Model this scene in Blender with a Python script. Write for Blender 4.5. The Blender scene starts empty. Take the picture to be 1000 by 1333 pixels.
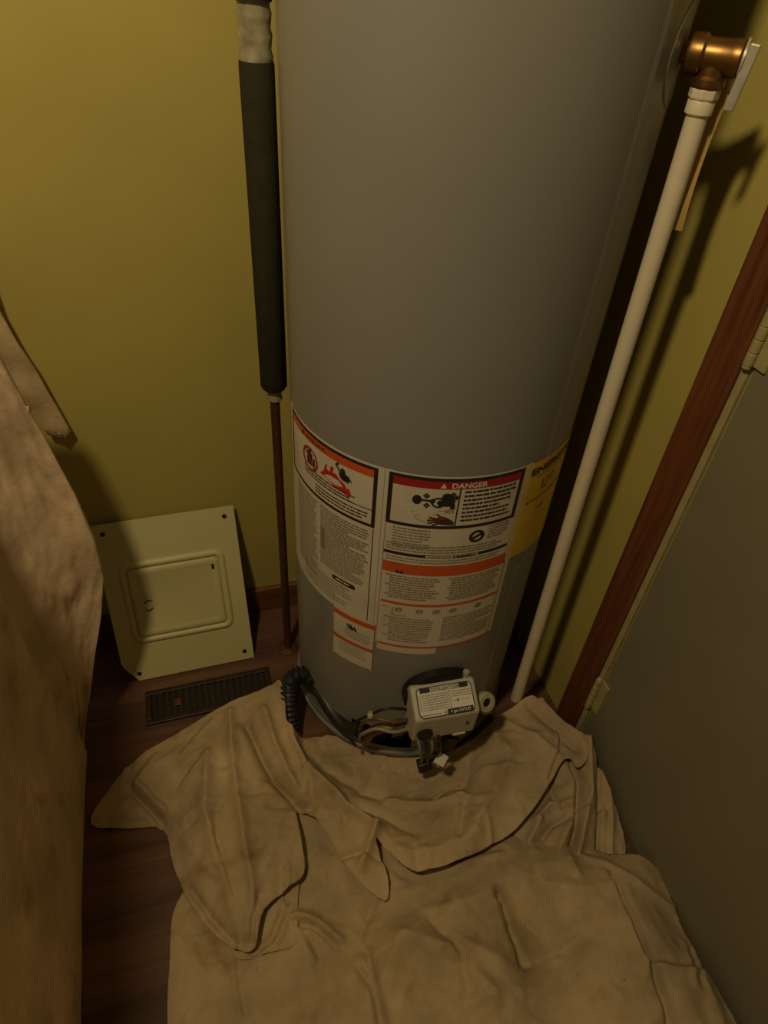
import bpy, bmesh, math, random
import numpy as np
from mathutils import Vector, Matrix
from mathutils.geometry import tessellate_polygon

# ------------------------------------------------------------------ camera, light, exposure
SC = bpy.context.scene
COL = SC.collection
FPX, PITCH, ROLL, YAW = 880.0, math.radians(41.55), math.radians(4.648), math.radians(20.0)
CAMZ = 1.348
CAM = np.array([0.0, 0.0, CAMZ])
# world frame: X = towards the door wall, Y = towards the back wall, Z up
_c, _s = math.cos(YAW), math.sin(YAW)
def _w(v): return np.array([v[0]*_c+v[1]*_s, -v[0]*_s+v[1]*_c, v[2]])
_fw = np.array([0, math.cos(PITCH), -math.sin(PITCH)])
_up = np.array([0, math.sin(PITCH), math.cos(PITCH)])
_rt = np.array([1.0, 0, 0])
CF = _w(_fw)
CR = _w(math.cos(ROLL)*_rt+math.sin(ROLL)*_up)
CU = _w(-math.sin(ROLL)*_rt+math.cos(ROLL)*_up)
cd = bpy.data.cameras.new('camera')
cam = bpy.data.objects.new('camera', cd); COL.objects.link(cam)
cam.matrix_world = Matrix(((CR[0], CU[0], -CF[0], 0), (CR[1], CU[1], -CF[1], 0), (CR[2], CU[2], -CF[2], CAMZ), (0, 0, 0, 1)))
cd.sensor_fit = 'VERTICAL'; cd.sensor_height = 36.0; cd.lens = 36.0*FPX/1333.0
cd.clip_start = 0.02
SC.camera = cam
SC.view_settings.view_transform = 'Standard'
SC.view_settings.look = 'None'
SC.view_settings.gamma = 1.0
SC.view_settings.use_curve_mapping = False
SC.view_settings.exposure = 0.0

wd = bpy.data.worlds.new('world'); SC.world = wd; wd.use_nodes = True
wd.node_tree.nodes['Background'].inputs[0].default_value = (1.0, 0.78, 0.5, 1)
wd.node_tree.nodes['Background'].inputs[1].default_value = 0.035

LAMP = (-0.38, 0.14, 2.12)
ld = bpy.data.lights.new('ceiling_bulb', 'POINT'); ld.energy = 41.0; ld.color = (1.0, 0.785, 0.44); ld.shadow_soft_size = 0.06
lo = bpy.data.objects.new('ceiling_bulb', ld); lo.location = LAMP; COL.objects.link(lo)

# ------------------------------------------------------------------ measuring helpers
def ray(x, y): return CF+(x-500)/FPX*CR-(y-666.5)/FPX*CU
def at(x, y, z=0.0):
    d = ray(x, y); t = (z-CAMZ)/d[2]; return CAM+t*d
def on_y(x, y, Y):
    d = ray(x, y); return CAM+d*(Y/d[1])

# ------------------------------------------------------------------ generic helpers
def tag(o, label=None, cat=None, group=None, kind=None):
    if label: o['label'] = label
    if cat: o['category'] = cat
    if group: o['group'] = group
    if kind: o['kind'] = kind
    return o
def empty(name, loc, label, cat, group=None):
    e = bpy.data.objects.new(name, None); e.location = loc; COL.objects.link(e)
    e.empty_display_size = 0.05
    return tag(e, label, cat, group)
def world_of(o):
    m = Matrix.Translation(o.location)
    return m
def link(name, me, mats, parent=None, smooth=True):
    o = bpy.data.objects.new(name, me); COL.objects.link(o)
    for m in (mats if isinstance(mats, (list, tuple)) else [mats]): me.materials.append(m)
    if smooth:
        for p in me.polygons: p.use_smooth = True
    if parent is not None:
        o.parent = parent
        inv = Matrix.Identity(4)
        q = parent
        while q is not None:
            inv = inv @ Matrix.Translation(-Vector(q.location)) if q.type == 'EMPTY' else inv
            q = q.parent
        if parent.type == 'EMPTY':
            o.matrix_parent_inverse = Matrix.Translation(-Vector(parent.location))
    return o
class MB:
    """collects polygons in world coordinates"""
    def __init__(s): s.v = []; s.f = []; s.mi = []
    def add(s, vs, fs, mi=0):
        b = len(s.v); s.v += [tuple(float(c) for c in v) for v in vs]
        for f in fs: s.f.append([b+i for i in f]); s.mi.append(mi)
    def box(s, lo, hi, mi=0, M=None):
        x0, y0, z0 = lo; x1, y1, z1 = hi
        vs = [Vector(p) for p in ((x0,y0,z0),(x1,y0,z0),(x1,y1,z0),(x0,y1,z0),(x0,y0,z1),(x1,y0,z1),(x1,y1,z1),(x0,y1,z1))]
        if M is not None: vs = [M @ v for v in vs]
        s.add(vs, [(3,2,1,0),(4,5,6,7),(0,1,5,4),(1,2,6,5),(2,3,7,6),(3,0,4,7)], mi)
    def lathe(s, prof, n=32, M=None, mi=0, caps=True):
        vs = []; fs = []
        for (r, z) in prof:
            for k in range(n):
                a = 2*math.pi*k/n; v = Vector((r*math.cos(a), r*math.sin(a), z))
                vs.append(M @ v if M is not None else v)
        for i in range(len(prof)-1):
            for k in range(n):
                fs.append((i*n+k, i*n+(k+1) % n, (i+1)*n+(k+1) % n, (i+1)*n+k))
        if caps:
            fs.append(tuple(reversed(range(n)))); fs.append(tuple((len(prof)-1)*n+k for k in range(n)))
        s.add(vs, fs, mi)
    def tube(s, pts, rad, n=12, mi=0, caps=True):
        pts = [Vector(p) for p in pts]; m = len(pts)
        rr = rad if isinstance(rad, (list, tuple)) else [rad]*m
        prev = None; vs = []; fs = []
        for i, p in enumerate(pts):
            t = (pts[min(i+1, m-1)]-pts[max(i-1, 0)]).normalized()
            if prev is None:
                u = t.orthogonal().normalized()
            else:
                u = (prev-t*prev.dot(t)).normalized()
            prev = u; w = t.cross(u)
            for k in range(n):
                a = 2*math.pi*k/n; vs.append(p+(u*math.cos(a)+w*math.sin(a))*rr[i])
        for i in range(m-1):
            for k in range(n): fs.append((i*n+k, i*n+(k+1) % n, (i+1)*n+(k+1) % n, (i+1)*n+k))
        if caps:
            fs.append(tuple(reversed(range(n)))); fs.append(tuple((m-1)*n+k for k in range(n)))
        s.add(vs, fs, mi)
    def build(s, name, mats, parent=None, smooth=False, bevel=0.0, seg=2, angle=35):
        me = bpy.data.meshes.new(name); me.from_pydata(s.v, [], s.f)
        for p, m in zip(me.polygons, s.mi): p.material_index = m
        me.validate(); me.update()
        o = link(name, me, mats, parent, smooth)
        if smooth:
            try: me.set_sharp_from_angle(angle=math.radians(angle))
            except Exception: pass
        if bevel > 0:
            b = o.modifiers.new('bevel', 'BEVEL'); b.width = bevel; b.segments = seg; b.limit_method = 'ANGLE'; b.angle_limit = math.radians(30)
        return o
def frame_m(origin, xa, ya, za):
    xa, ya, za = Vector(xa), Vector(ya), Vector(za)
    return Matrix(((xa.x, ya.x, za.x, origin[0]), (xa.y, ya.y, za.y, origin[1]), (xa.z, ya.z, za.z, origin[2]), (0, 0, 0, 1)))
def axis_m(origin, axis):
    z = Vector(axis).normalized(); x = z.orthogonal().normalized(); y = z.cross(x)
    return frame_m(origin, x, y, z)
def catmull(pts, n=8):
    P = [Vector(p) for p in pts]; P = [P[0]*2-P[1]]+P+[P[-1]*2-P[-2]]; out = []
    for i in range(1, len(P)-2):
        for k in range(n):
            t = k/n; a, b, c, d = P[i-1], P[i], P[i+1], P[i+2]
            out.append(0.5*((2*b)+(c-a)*t+(2*a-5*b+4*c-d)*t*t+(3*b-a-3*c+d)*t**3))
    out.append(P[-2]); return out

# ------------------------------------------------------------------ materials
def nodes_mat(name):
    m = bpy.data.materials.new(name); m.use_nodes = True
    return m, m.node_tree, m.node_tree.nodes['Principled BSDF']
def mat(name, col, rough=0.6, metal=0.0, var=0.12, scale=14.0, bump=0.0, bscale=200.0, spec=0.5, stretch=(1, 1, 1), stain=None, stain_scale=5.0, stain_amt=0.5, coat=0.0):
    m, nt, bs = nodes_mat(name); N = nt.nodes; L = nt.links
    tc = N.new('ShaderNodeTexCoord'); mp = N.new('ShaderNodeMapping'); mp.inputs['Scale'].default_value = stretch
    L.new(tc.outputs['Object'], mp.inputs['Vector'])
    no = N.new('ShaderNodeTexNoise'); no.inputs['Scale'].default_value = scale; no.inputs['Detail'].default_value = 6
    L.new(mp.outputs[0], no.inputs['Vector'])
    rp = N.new('ShaderNodeValToRGB')
    rp.color_ramp.elements[0].position = 0.3; rp.color_ramp.elements[1].position = 0.72
    rp.color_ramp.elements[0].color = (*[c*(1-var) for c in col], 1); rp.color_ramp.elements[1].color = (*[min(1, c*(1+var)) for c in col], 1)
    L.new(no.outputs['Fac'], rp.inputs['Fac']); out = rp.outputs['Color']
    if stain:
        n2 = N.new('ShaderNodeTexNoise'); n2.inputs['Scale'].default_value = stain_scale; n2.inputs['Detail'].default_value = 8; n2.inputs['Roughness'].default_value = 0.65
        L.new(tc.outputs['Object'], n2.inputs['Vector'])
        r2 = N.new('ShaderNodeValToRGB'); r2.color_ramp.elements[0].position = 0.52; r2.color_ramp.elements[1].position = 0.74
        r2.color_ramp.elements[0].color = (0, 0, 0, 1); r2.color_ramp.elements[1].color = (stain_amt, stain_amt, stain_amt, 1)
        L.new(n2.outputs['Fac'], r2.inputs['Fac'])
        mx = N.new('ShaderNodeMixRGB'); mx.inputs['Color2'].default_value = (*stain, 1)
        L.new(r2.outputs['Color'], mx.inputs['Fac']); L.new(out, mx.inputs['Color1']); out = mx.outputs['Color']
    L.new(out, bs.inputs['Base Color'])
    bs.inputs['Roughness'].default_value = rough; bs.inputs['Metallic'].default_value = metal
    bs.inputs['Specular IOR Level'].default_value = spec; bs.inputs['Coat Weight'].default_value = coat
    if bump > 0:
        n3 = N.new('ShaderNodeTexNoise'); n3.inputs['Scale'].default_value = bscale; n3.inputs['Detail'].default_value = 4
        L.new(mp.outputs[0], n3.inputs['Vector'])
        bp = N.new('ShaderNodeBump'); bp.inputs['Strength'].default_value = bump; bp.inputs['Distance'].default_value = 0.002
        L.new(n3.outputs['Fac'], bp.inputs['Height']); L.new(bp.outputs[0], bs.inputs['Normal'])
    return m
def wood(name, c0, c1, axis=2, scale=30.0, rough=0.45):
    m, nt, bs = nodes_mat(name); N = nt.nodes; L = nt.links
    tc = N.new('ShaderNodeTexCoord'); mp = N.new('ShaderNodeMapping')
    s = [1.0, 1.0, 1.0]; s[axis] = 0.045; mp.inputs['Scale'].default_value = s
    L.new(tc.outputs['Object'], mp.inputs['Vector'])
    n0 = N.new('ShaderNodeTexNoise'); n0.inputs['Scale'].default_value = scale; n0.inputs['Detail'].default_value = 8; n0.inputs['Distortion'].default_value = 0.8
    L.new(mp.outputs[0], n0.inputs['Vector'])
    n1 = N.new('ShaderNodeTexNoise'); n1.inputs['Scale'].default_value = scale*7; n1.inputs['Detail'].default_value = 4
    L.new(mp.outputs[0], n1.inputs['Vector'])
    ad = N.new('ShaderNodeMath'); ad.operation = 'MULTIPLY_ADD'; ad.inputs[1].default_value = 0.45
    L.new(n1.outputs['Fac'], ad.inputs[0]); L.new(n0.outputs['Fac'], ad.inputs[2])
    rp = N.new('ShaderNodeValToRGB'); rp.color_ramp.elements[0].position = 0.52; rp.color_ramp.elements[1].position = 0.9
    rp.color_ramp.elements[0].color = (*c0, 1); rp.color_ramp.elements[1].color = (*c1, 1)
    L.new(ad.outputs[0], rp.inputs['Fac']); L.new(rp.outputs[0], bs.inputs['Base Color'])
    bs.inputs['Roughness'].default_value = rough
    bp = N.new('ShaderNodeBump'); bp.inputs['Strength'].default_value = 0.25; bp.inputs['Distance'].default_value = 0.001
    L.new(ad.outputs[0], bp.inputs['Height']); L.new(bp.outputs[0], bs.inputs['Normal'])
    return m
def canvas_mat(name, col):
    m, nt, bs = nodes_mat(name); N = nt.nodes; L = nt.links
    tc = N.new('ShaderNodeTexCoord')
    n0 = N.new('ShaderNodeTexNoise'); n0.inputs['Scale'].default_value = 7; n0.inputs['Detail'].default_value = 9; n0.inputs['Roughness'].default_value = 0.65
    L.new(tc.outputs['Object'], n0.inputs['Vector'])
    rp = N.new('ShaderNodeValToRGB'); e = rp.color_ramp.elements
    e[0].position = 0.3; e[1].position = 0.7
    e[0].color = (*[c*0.62 for c in col], 1); e[1].color = (*[c*1.12 for c in col], 1)
    L.new(n0.outputs['Fac'], rp.inputs['Fac'])
    # brown stains
    n1 = N.new('ShaderNodeTexNoise'); n1.inputs['Scale'].default_value = 11; n1.inputs['Detail'].default_value = 7; n1.inputs['Distortion'].default_value = 0.6
    mp = N.new('ShaderNodeMapping'); mp.inputs['Location'].default_value = (3.1, 1.7, 0.4)
    L.new(tc.outputs['Object'], mp.inputs['Vector']); L.new(mp.outputs[0], n1.inputs['Vector'])
    r1 = N.new('ShaderNodeValToRGB'); r1.color_ramp.elements[0].position = 0.58; r1.color_ramp.elements[1].position = 0.74
    r1.color_ramp.elements[0].color = (0, 0, 0, 1); r1.color_ramp.elements[1].color = (0.75, 0.75, 0.75, 1)
    L.new(n1.outputs['Fac'], r1.inputs['Fac'])
    mx = N.new('ShaderNodeMixRGB'); mx.inputs['Color2'].default_value = (col[0]*0.5, col[1]*0.42, col[2]*0.3, 1)
    L.new(r1.outputs[0], mx.inputs['Fac']); L.new(rp.outputs[0], mx.inputs['Color1'])
    # dark specks
    n2 = N.new('ShaderNodeTexNoise'); n2.inputs['Scale'].default_value = 120; n2.inputs['Detail'].default_value = 2
    L.new(tc.outputs['Object'], n2.inputs['Vector'])
    r2 = N.new('ShaderNodeValToRGB'); r2.color_ramp.elements[0].position = 0.71; r2.color_ramp.elements[1].position = 0.76
    r2.color_ramp.elements[0].color = (0, 0, 0, 1); r2.color_ramp.elements[1].color = (0.7, 0.7, 0.7, 1)
    L.new(n2.outputs['Fac'], r2.inputs['Fac'])
    mul = N.new('ShaderNodeMath'); mul.operation = 'MULTIPLY'
    L.new(r2.outputs[0], mul.inputs[0]); L.new(n0.outputs['Fac'], mul.inputs[1])
    m2 = N.new('ShaderNodeMixRGB'); m2.inputs['Color2'].default_value = (0.05, 0.03, 0.02, 1)
    L.new(mul.outputs[0], m2.inputs['Fac']); L.new(mx.outputs[0], m2.inputs['Color1'])
    L.new(m2.outputs[0], bs.inputs['Base Color'])
    bs.inputs['Roughness'].default_value = 0.95; bs.inputs['Specular IOR Level'].default_value = 0.15
    n3 = N.new('ShaderNodeTexNoise'); n3.inputs['Scale'].default_value = 60; n3.inputs['Detail'].default_value = 6
    n4 = N.new('ShaderNodeTexNoise'); n4.inputs['Scale'].default_value = 700; n4.inputs['Detail'].default_value = 2
    L.new(tc.outputs['Object'], n3.inputs['Vector']); L.new(tc.outputs['Object'], n4.inputs['Vector'])
    ad = N.new('ShaderNodeMath'); ad.operation = 'MULTIPLY_ADD'; ad.inputs[1].default_value = 0.35
    L.new(n4.outputs['Fac'], ad.inputs[0]); L.new(n3.outputs['Fac'], ad.inputs[2])
    bp = N.new('ShaderNodeBump'); bp.inputs['Strength'].default_value = 0.5; bp.inputs['Distance'].default_value = 0.003
    L.new(ad.outputs[0], bp.inputs['Height']); L.new(bp.outputs[0], bs.inputs['Normal'])
    return m

M = {}
M['wall'] = mat('olive_yellow_wall_paint', (0.50, 0.42, 0.115), 0.55, var=0.05, scale=6, bump=0.12, bscale=160)
M['ceiling'] = mat('ceiling_paint', (0.6, 0.55, 0.42), 0.8, var=0.03)
M['door'] = mat('grey_olive_door_paint', (0.225, 0.205, 0.135), 0.5, var=0.06, scale=9, bump=0.1, bscale=220)
M['cream_edge'] = mat('cream_painted_edge', (0.42, 0.36, 0.17), 0.5, var=0.12, scale=30)
M['trim'] = wood('red_brown_stained_wood', (0.09, 0.026, 0.010), (0.20, 0.066, 0.026), axis=2, scale=55)
M['base_wood'] = wood('baseboard_stained_wood', (0.10, 0.035, 0.012), (0.22, 0.085, 0.03), axis=0, scale=40)
M['floor'] = wood('worn_wood_floor', (0.06, 0.027, 0.018), (0.165, 0.075, 0.042), axis=0, scale=16, rough=0.6)
M['tank'] = mat('grey_enamel_jacket', (0.255, 0.25, 0.228), 0.36, var=0.035, scale=5, bump=0.06, bscale=260, spec=0.5)
M['tank_dark'] = mat('dark_grey_skirt_enamel', (0.21, 0.21, 0.19), 0.45, var=0.15, scale=16, stain=(0.05, 0.03, 0.018), stain_scale=14)
M['black'] = mat('black_metal', (0.012, 0.011, 0.010), 0.5, var=0.3)
M['rubber'] = mat('black_corrugated_coating', (0.022, 0.022, 0.02), 0.42, var=0.3, scale=30)
M['paper'] = mat('aged_paper_label', (0.66, 0.61, 0.50), 0.55, var=0.06, scale=18, stain=(0.38, 0.28, 0.15), stain_scale=9, stain_amt=0.5)
M['ink'] = mat('black_ink', (0.022, 0.018, 0.016), 0.5, var=0.1)
M['faint'] = mat('faded_text_ink', (0.27, 0.23, 0.165), 0.6, var=0.15)
M['orange'] = mat('orange_red_ink', (0.62, 0.10, 0.02), 0.5, var=0.08, scale=30)
M['red'] = mat('dark_red_ink', (0.36, 0.018, 0.018), 0.5, var=0.08, scale=30)
M['flame'] = mat('bright_red_ink', (0.55, 0.025, 0.02), 0.5, var=0.08)
M['hand'] = mat('brown_black_ink', (0.085, 0.035, 0.022), 0.5, var=0.4, scale=60)
M['yellow'] = mat('yellow_energy_label', (0.72, 0.50, 0.03), 0.5, var=0.1, scale=20)
M['plastic'] = mat('aged_white_plastic', (0.52, 0.49, 0.41), 0.4, var=0.05, scale=30, stain=(0.42, 0.26, 0.08), stain_scale=26, stain_amt=0.6)
M['plastic_grey'] = mat('grey_plastic_base', (0.30, 0.28, 0.23), 0.5, var=0.08, scale=30)
M['white_print'] = mat('white_sticker', (0.74, 0.71, 0.63), 0.45, var=0.03)
M['cream_nut'] = mat('cream_plastic_fitting', (0.46, 0.41, 0.26), 0.45, var=0.08, scale=40)
M['cpvc'] = mat('cream_white_pipe', (0.76, 0.67, 0.50), 0.38, var=0.04, scale=20, stain=(0.48, 0.38, 0.22), stain_scale=20, stain_amt=0.35)
M['brass'] = mat('aged_brass', (0.28, 0.155, 0.05), 0.38, metal=0.9, var=0.3, scale=30)
M['dull_brass'] = mat('grimy_brass_tube', (0.20, 0.125, 0.05), 0.55, metal=0.6, var=0.4, scale=40)
M['copper'] = mat('tarnished_copper', (0.16, 0.075, 0.035), 0.45, metal=0.7, var=0.25, scale=30)
M['steel'] = mat('pale_steel_lever', (0.55, 0.52, 0.45), 0.4, metal=0.4, var=0.15, scale=60)
M['foam'] = mat('dark_foam_sleeve', (0.040, 0.038, 0.022), 0.9, spec=0.08, var=0.15, scale=40, bump=0.3, bscale=350)
M['tape'] = mat('clear_packing_tape', (0.36, 0.33, 0.22), 0.16, var=0.35, scale=45, bump=0.7, bscale=60, spec=0.8)
M['panel'] = mat('pale_green_enamel_steel', (0.64, 0.59, 0.30), 0.42, var=0.04, scale=9, bump=0.04)
M['hole'] = mat('dark_screw_hole', (0.012, 0.01, 0.008), 0.7, var=0.2)
M['register'] = mat('dark_bronze_register', (0.034, 0.021, 0.013), 0.5, metal=0.3, var=0.25, scale=40)
M['canvas'] = canvas_mat('stained_beige_canvas', (0.545, 0.415, 0.25))
M['canvas_pale'] = canvas_mat('pale_beige_canvas', (0.76, 0.58, 0.39))
M['strap'] = mat('worn_tan_webbing', (0.55, 0.41, 0.23), 0.8, var=0.25, scale=22, bump=0.4, bscale=120)
M['rust'] = mat('rusty_grit', (0.30, 0.14, 0.05), 0.9, var=0.3, scale=60)

# ------------------------------------------------------------------ the setting
WX, WY = 0.712, 1.15
def struct(name, mb, m, parent=None, **k):
    o = mb.build(name, m, parent, **k); o['kind'] = 'structure'; return o
b = MB(); b.box((-1.7, -1.3, -0.06), (WX+0.1, WY+0.1, 0)); floor = struct('floor', b, M['floor'])
tag(floor, 'dark reddish brown wooden floor under the drop cloths', 'floor')
b = MB(); b.box((-1.7, WY, 0), (WX+0.1, WY+0.1, 2.4)); tag(struct('wall_back', b, M['wall']), 'olive yellow painted wall behind the heater and the insulated pipe', 'wall')
b = MB(); b.box((WX, 0.595, 0), (WX+0.1, WY, 2.4)); b.box((WX, -1.3, 2.06), (WX+0.1, 0.595, 2.4)); b.box((WX, -1.3, 0), (WX+0.1, -0.24, 2.06))
tag(struct('wall_right', b, M['wall']), 'olive yellow painted wall beside the white discharge pipe', 'wall')
b = MB(); b.box((-1.7, WY-0.014, 0), (WX-0.002, WY, 0.078)); tag(struct('baseboard_back', b, M['base_wood'], bevel=0.004), 'red brown wooden baseboard behind the leaning steel cover', 'baseboard')
# door casing, jamb strip, door with hinges
b = MB(); b.box((0.698, 0.611, 0), (WX, 0.673, 2.12)); tag(struct('trim_1', b, M['trim'], bevel=0.003), 'red brown stained wooden door casing', 'trim')
b = MB(); b.box((0.704, 0.5985, 0), (WX+0.05, 0.6105, 2.06)); tag(struct('trim_2', b, M['cream_edge'], bevel=0.002), 'cream painted jamb strip between brown casing and door', 'trim')
DOOR = empty('door_1', (0.725, 0.595, 0), 'flat grey olive painted door with cream hinges', 'door'); DOOR['kind'] = 'structure'
b = MB(); b.box((0.708, -0.24, 0.008), (0.744, 0.595, 2.05)); b.build('door_slab', M['door'], DOOR, bevel=0.002)
for zc in (0.195, 0.985, 1.80):
    h = MB()
    for k in range(5):
        z0 = zc-0.045+k*0.018
        h.lathe([(0.0055, z0), (0.0068, z0+0.001), (0.0068, z0+0.0165), (0.0055, z0+0.0175)], 16, Matrix.Translation((0.699, 0.600, 0)))
    h.lathe([(0.002, zc-0.052), (0.006, zc-0.049), (0.006, zc-0.045)], 12, Matrix.Translation((0.699, 0.600, 0)))
    h.lathe([(0.006, zc+0.045), (0.006, zc+0.049), (0.002, zc+0.052)], 12, Matrix.Translation((0.699, 0.600, 0)))
    h.box((0.7035, 0.575, zc-0.045), (0.7078, 0.5985, zc+0.045))
    h.build('hinge', M['cream_edge'], DOOR, smooth=True)

# ------------------------------------------------------------------ water heater
AX, AY, R = 0.387, 0.880, 0.23
HEAT = empty('water_heater', (AX, AY, 0), 'tall grey cylindrical gas water heater with warning labels', 'water heater')
PH0 = -math.radians(20.0)+math.pi*0      # phi = 0 points from the axis along the viewing direction's opposite
def cyl(phi, z, r=R):
    """phi in degrees, 0 = side that faces the viewer, positive to the right"""
    a = math.radians(phi)
    v = _w(np.array([math.sin(a), -math.cos(a), 0.0]))
    return (AX+r*v[0], AY+r*v[1], z)
def radial(phi):
    a = math.radians(phi); v = _w(np.array([math.sin(a), -math.cos(a), 0.0])); t = _w(np.array([math.cos(a), math.sin(a), 0.0]))
    return Vector(v), Vector(t)
# jacket: a grid with an opening cut out for the burner access
OP = (-24, 8, 0.055, 0.118)
phis = list(np.arange(-180, 180, 2.0)); zs = [0.03, 0.055, 0.118, 0.25, 0.5, 0.8, 1.1, 1.4, 1.62]
b = MB(); n = len(phis); vs = [cyl(p, z) for z in zs for p in phis]; fs = []
for i in range(len(zs)-1):
    for k in range(n):
        if zs[i] >= OP[2]-1e-6 and zs[i+1] <= OP[3]+1e-6 and OP[0] <= phis[k] < OP[1]: continue
        fs.append((i*n+k, i*n+(k+1) % n, (i+1)*n+(k+1) % n, (i+1)*n+k))
b.add(vs, fs)
tv = [cyl(p, 1.635, R-0.018) for p in phis]; base = len(b.v); b.v += tv
for k in range(n): b.f.append([(len(zs)-1)*n+k, (len(zs)-1)*n+(k+1) % n, base+(k+1) % n, base+k]); b.mi.append(0)
b.f.append([base+k for k in range(n)]); b.mi.append(0)
b.build('jacket', M['tank'], HEAT, smooth=True)
# dark recess of the access opening
b = MB(); ks = np.arange(OP[0], OP[1]+0.1, 2.0)
for r0, r1, z0, z1 in ((R, R-0.045, OP[3], OP[3]), (R, R-0.045, OP[2], OP[2]), (R-0.045, R-0.045, OP[2], OP[3])):
    vs = []
    for p in ks: vs += [cyl(p, z0, r0), cyl(p, z1, r1)]
    b.add(vs, [(2*i, 2*i+2, 2*i+3, 2*i+1) for i in range(len(ks)-1)])
for p in (OP[0], OP[1]): b.add([cyl(p, OP[2], R), cyl(p, OP[2], R-0.045), cyl(p, OP[3], R-0.045), cyl(p, OP[3], R)], [(0, 1, 2, 3)])
b.build('access_recess', M['black'], HEAT)
T = Matrix.Translation((AX, AY, 0))
b = MB(); b.lathe([(R-0.02, 0.024), (R+0.004, 0.024), (R+0.006, 0.028), (R+0.006, 0.038), (R+0.0012, 0.041), (R+0.0012, 0.0545), (R-0.02, 0.0545)], 120, T, caps=False)
b.build('base_ring', M['tank_dark'], HEAT, smooth=True)
b = MB(); b.lathe([(R-0.022, 0.02), (R-0.022, 0.03)], 96, T); b.build('base_plate', M['black'], HEAT, smooth=True)
for a in (0, 120, 240):
    v, t = radial(a+40)
    b = MB(); b.lathe([(0.022, 0), (0.02, 0.004), (0.014, 0.02), (0.014, 0.022)], 16, Matrix.Translation((AX+v.x*0.17, AY+v.y*0.17, 0)))
    b.build('leg', M['black'], HEAT, smooth=True)
# vertical jacket seam
b = MB(); prof = [(-4.2+4.8*i/10, 0.0011*0.5*(1-math.cos(2*math.pi*i/10))-0.00005) for i in range(11)]
for z0, z1 in ((0.056, 0.552), (0.7725, 1.62)):
    vs = [cyl(49.5+p_, z, R+dr) for z in (z0, z1) for p_, dr in prof]
    b.add(vs, [(i, i+1, 12+i, 11+i) for i in range(10)])
b.build('jacket_seam', M['tank'], HEAT, smooth=True, angle=80)

# --- printed labels: paper patches curved round the jacket, print laid on them
class Print:
    """print and paper in (phi, z) on the jacket"""
    def __init__(s, mats): s.mb = MB(); s.mats = mats
    def patch(s, p0, p1, z0, z1, mi, off, z0b=None, z1b=None):
        k = max(1, int(abs(p1-p0)/2)); z0b = z0 if z0b is None else z0b; z1b = z1 if z1b is None else z1b
        vs = []
        for i in range(k+1):
            t = i/k; p = p0+(p1-p0)*t
            vs += [cyl(p, z0+(z0b-z0)*t, R+off), cyl(p, z1+(z1b-z1)*t, R+off)]
        s.mb.add(vs, [(2*i, 2*i+2, 2*i+3, 2*i+1) for i in range(k)], mi)
    def frame(s, p0, p1, z0, z1, tp, tz, mi, off):
        s.patch(p0, p1, z1-tz, z1, mi, off); s.patch(p0, p1, z0, z0+tz, mi, off)
        s.patch(p0, p0+tp, z0+tz, z1-tz, mi, off); s.patch(p1-tp, p1, z0+tz, z1-tz, mi, off)
    def poly(s, pts, mi, off):
        """pts in (phi, z)"""
        tri = tessellate_polygon([[Vector((p, z*300, 0)) for p, z in pts]]) if len(pts) > 4 else [tuple(range(len(pts)))]
        s.mb.add([cyl(p, z, R+off) for p, z in pts], [tuple(f) for f in tri], mi)
    def disc(s, p, z, r, mi, off, n=20, sx=1.0):
        k = math.degrees(1/R); s.poly([(p+k*r*sx*math.cos(2*math.pi*i/n), z+r*math.sin(2*math.pi*i/n)) for i in range(n)], mi, off)
    def ring(s, p, z, r0, r1, mi, off, n=28):
        k = math.degrees(1/R); vs = []
        for i in range(n):
            a = 2*math.pi*i/n
            for r in (r0, r1): vs.append(cyl(p+k*r*math.cos(a), z+r*math.sin(a), R+off))
        s.mb.add(vs, [(2*i, 2*i+1, (2*i+3) % (2*n), (2*i+2) % (2*n)) for i in range(n)], mi)
    def bar(s, a, c, w, mi, off):
        """straight stroke from a to c, both (phi, z), width in metres"""
        k = math.degrees(1/R); dx = (c[0]-a[0])/k; dz = c[1]-a[1]; l = math.hypot(dx, dz) or 1
        ox, oz = -dz/l*w/2*k, dx/l*w/2
        s.poly([(a[0]-ox, a[1]-oz), (c[0]-ox, c[1]-oz), (c[0]+ox, c[1]+oz), (a[0]+ox, a[1]+oz)], mi, off)
    def lines(s, p0, p1, z1, z0, pitch, h, mi, off, rnd, gap=0.18, last=0.6, indent=0.0):
        """rows of tiny words"""
        z = z1; k = 0
        while z-h > z0:
            p = p0+(indent if k % 4 else 0); end = p1-(p1-p0)*(rnd.random()*0.12 if (k+1) % 5 else rnd.random()*last)
            while p < end:
                w = rnd.uniform(0.7, 2.6); e = min(p+w, end)
                s.patch(p, e, z-h, z, mi, off); p = e+gap+rnd.random()*0.25
            z -= pitch; k += 1
    def text(s, body, p0, z, size, mi, off, width=None, bold=0.0):
        cu = bpy.data.curves.new('t', 'FONT'); cu.body = body; cu.size = size; cu.offset = bold
        ob = bpy.data.objects.new('t', cu); COL.objects.link(ob)
        me = bpy.data.meshes.new_from_object(ob.evaluated_get(bpy.context.evaluated_depsgraph_get()))
        xs = [v.co.x for v in me.vertices]; x0 = min(xs); sc = 1.0 if width is None else width/(max(xs)-x0)
        k = math.degrees(1/R)
        s.mb.add([cyl(p0+k*(v.co.x-x0)*sc, z+v.co.y, R+off) for v in me.vertices], [tuple(p.vertices) for p in me.polygons], mi)
        bpy.data.objects.remove(ob); bpy.data.curves.remove(cu); bpy.data.meshes.remove(me)
    def build(s, name, parent): return s.mb.build(name, s.mats, parent)
rnd = random.Random(4)
INKS = [M['ink'], M['faint'], M['orange'], M['red'], M['flame'], M['hand'], M['white_print'], M['paper']]
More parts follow.
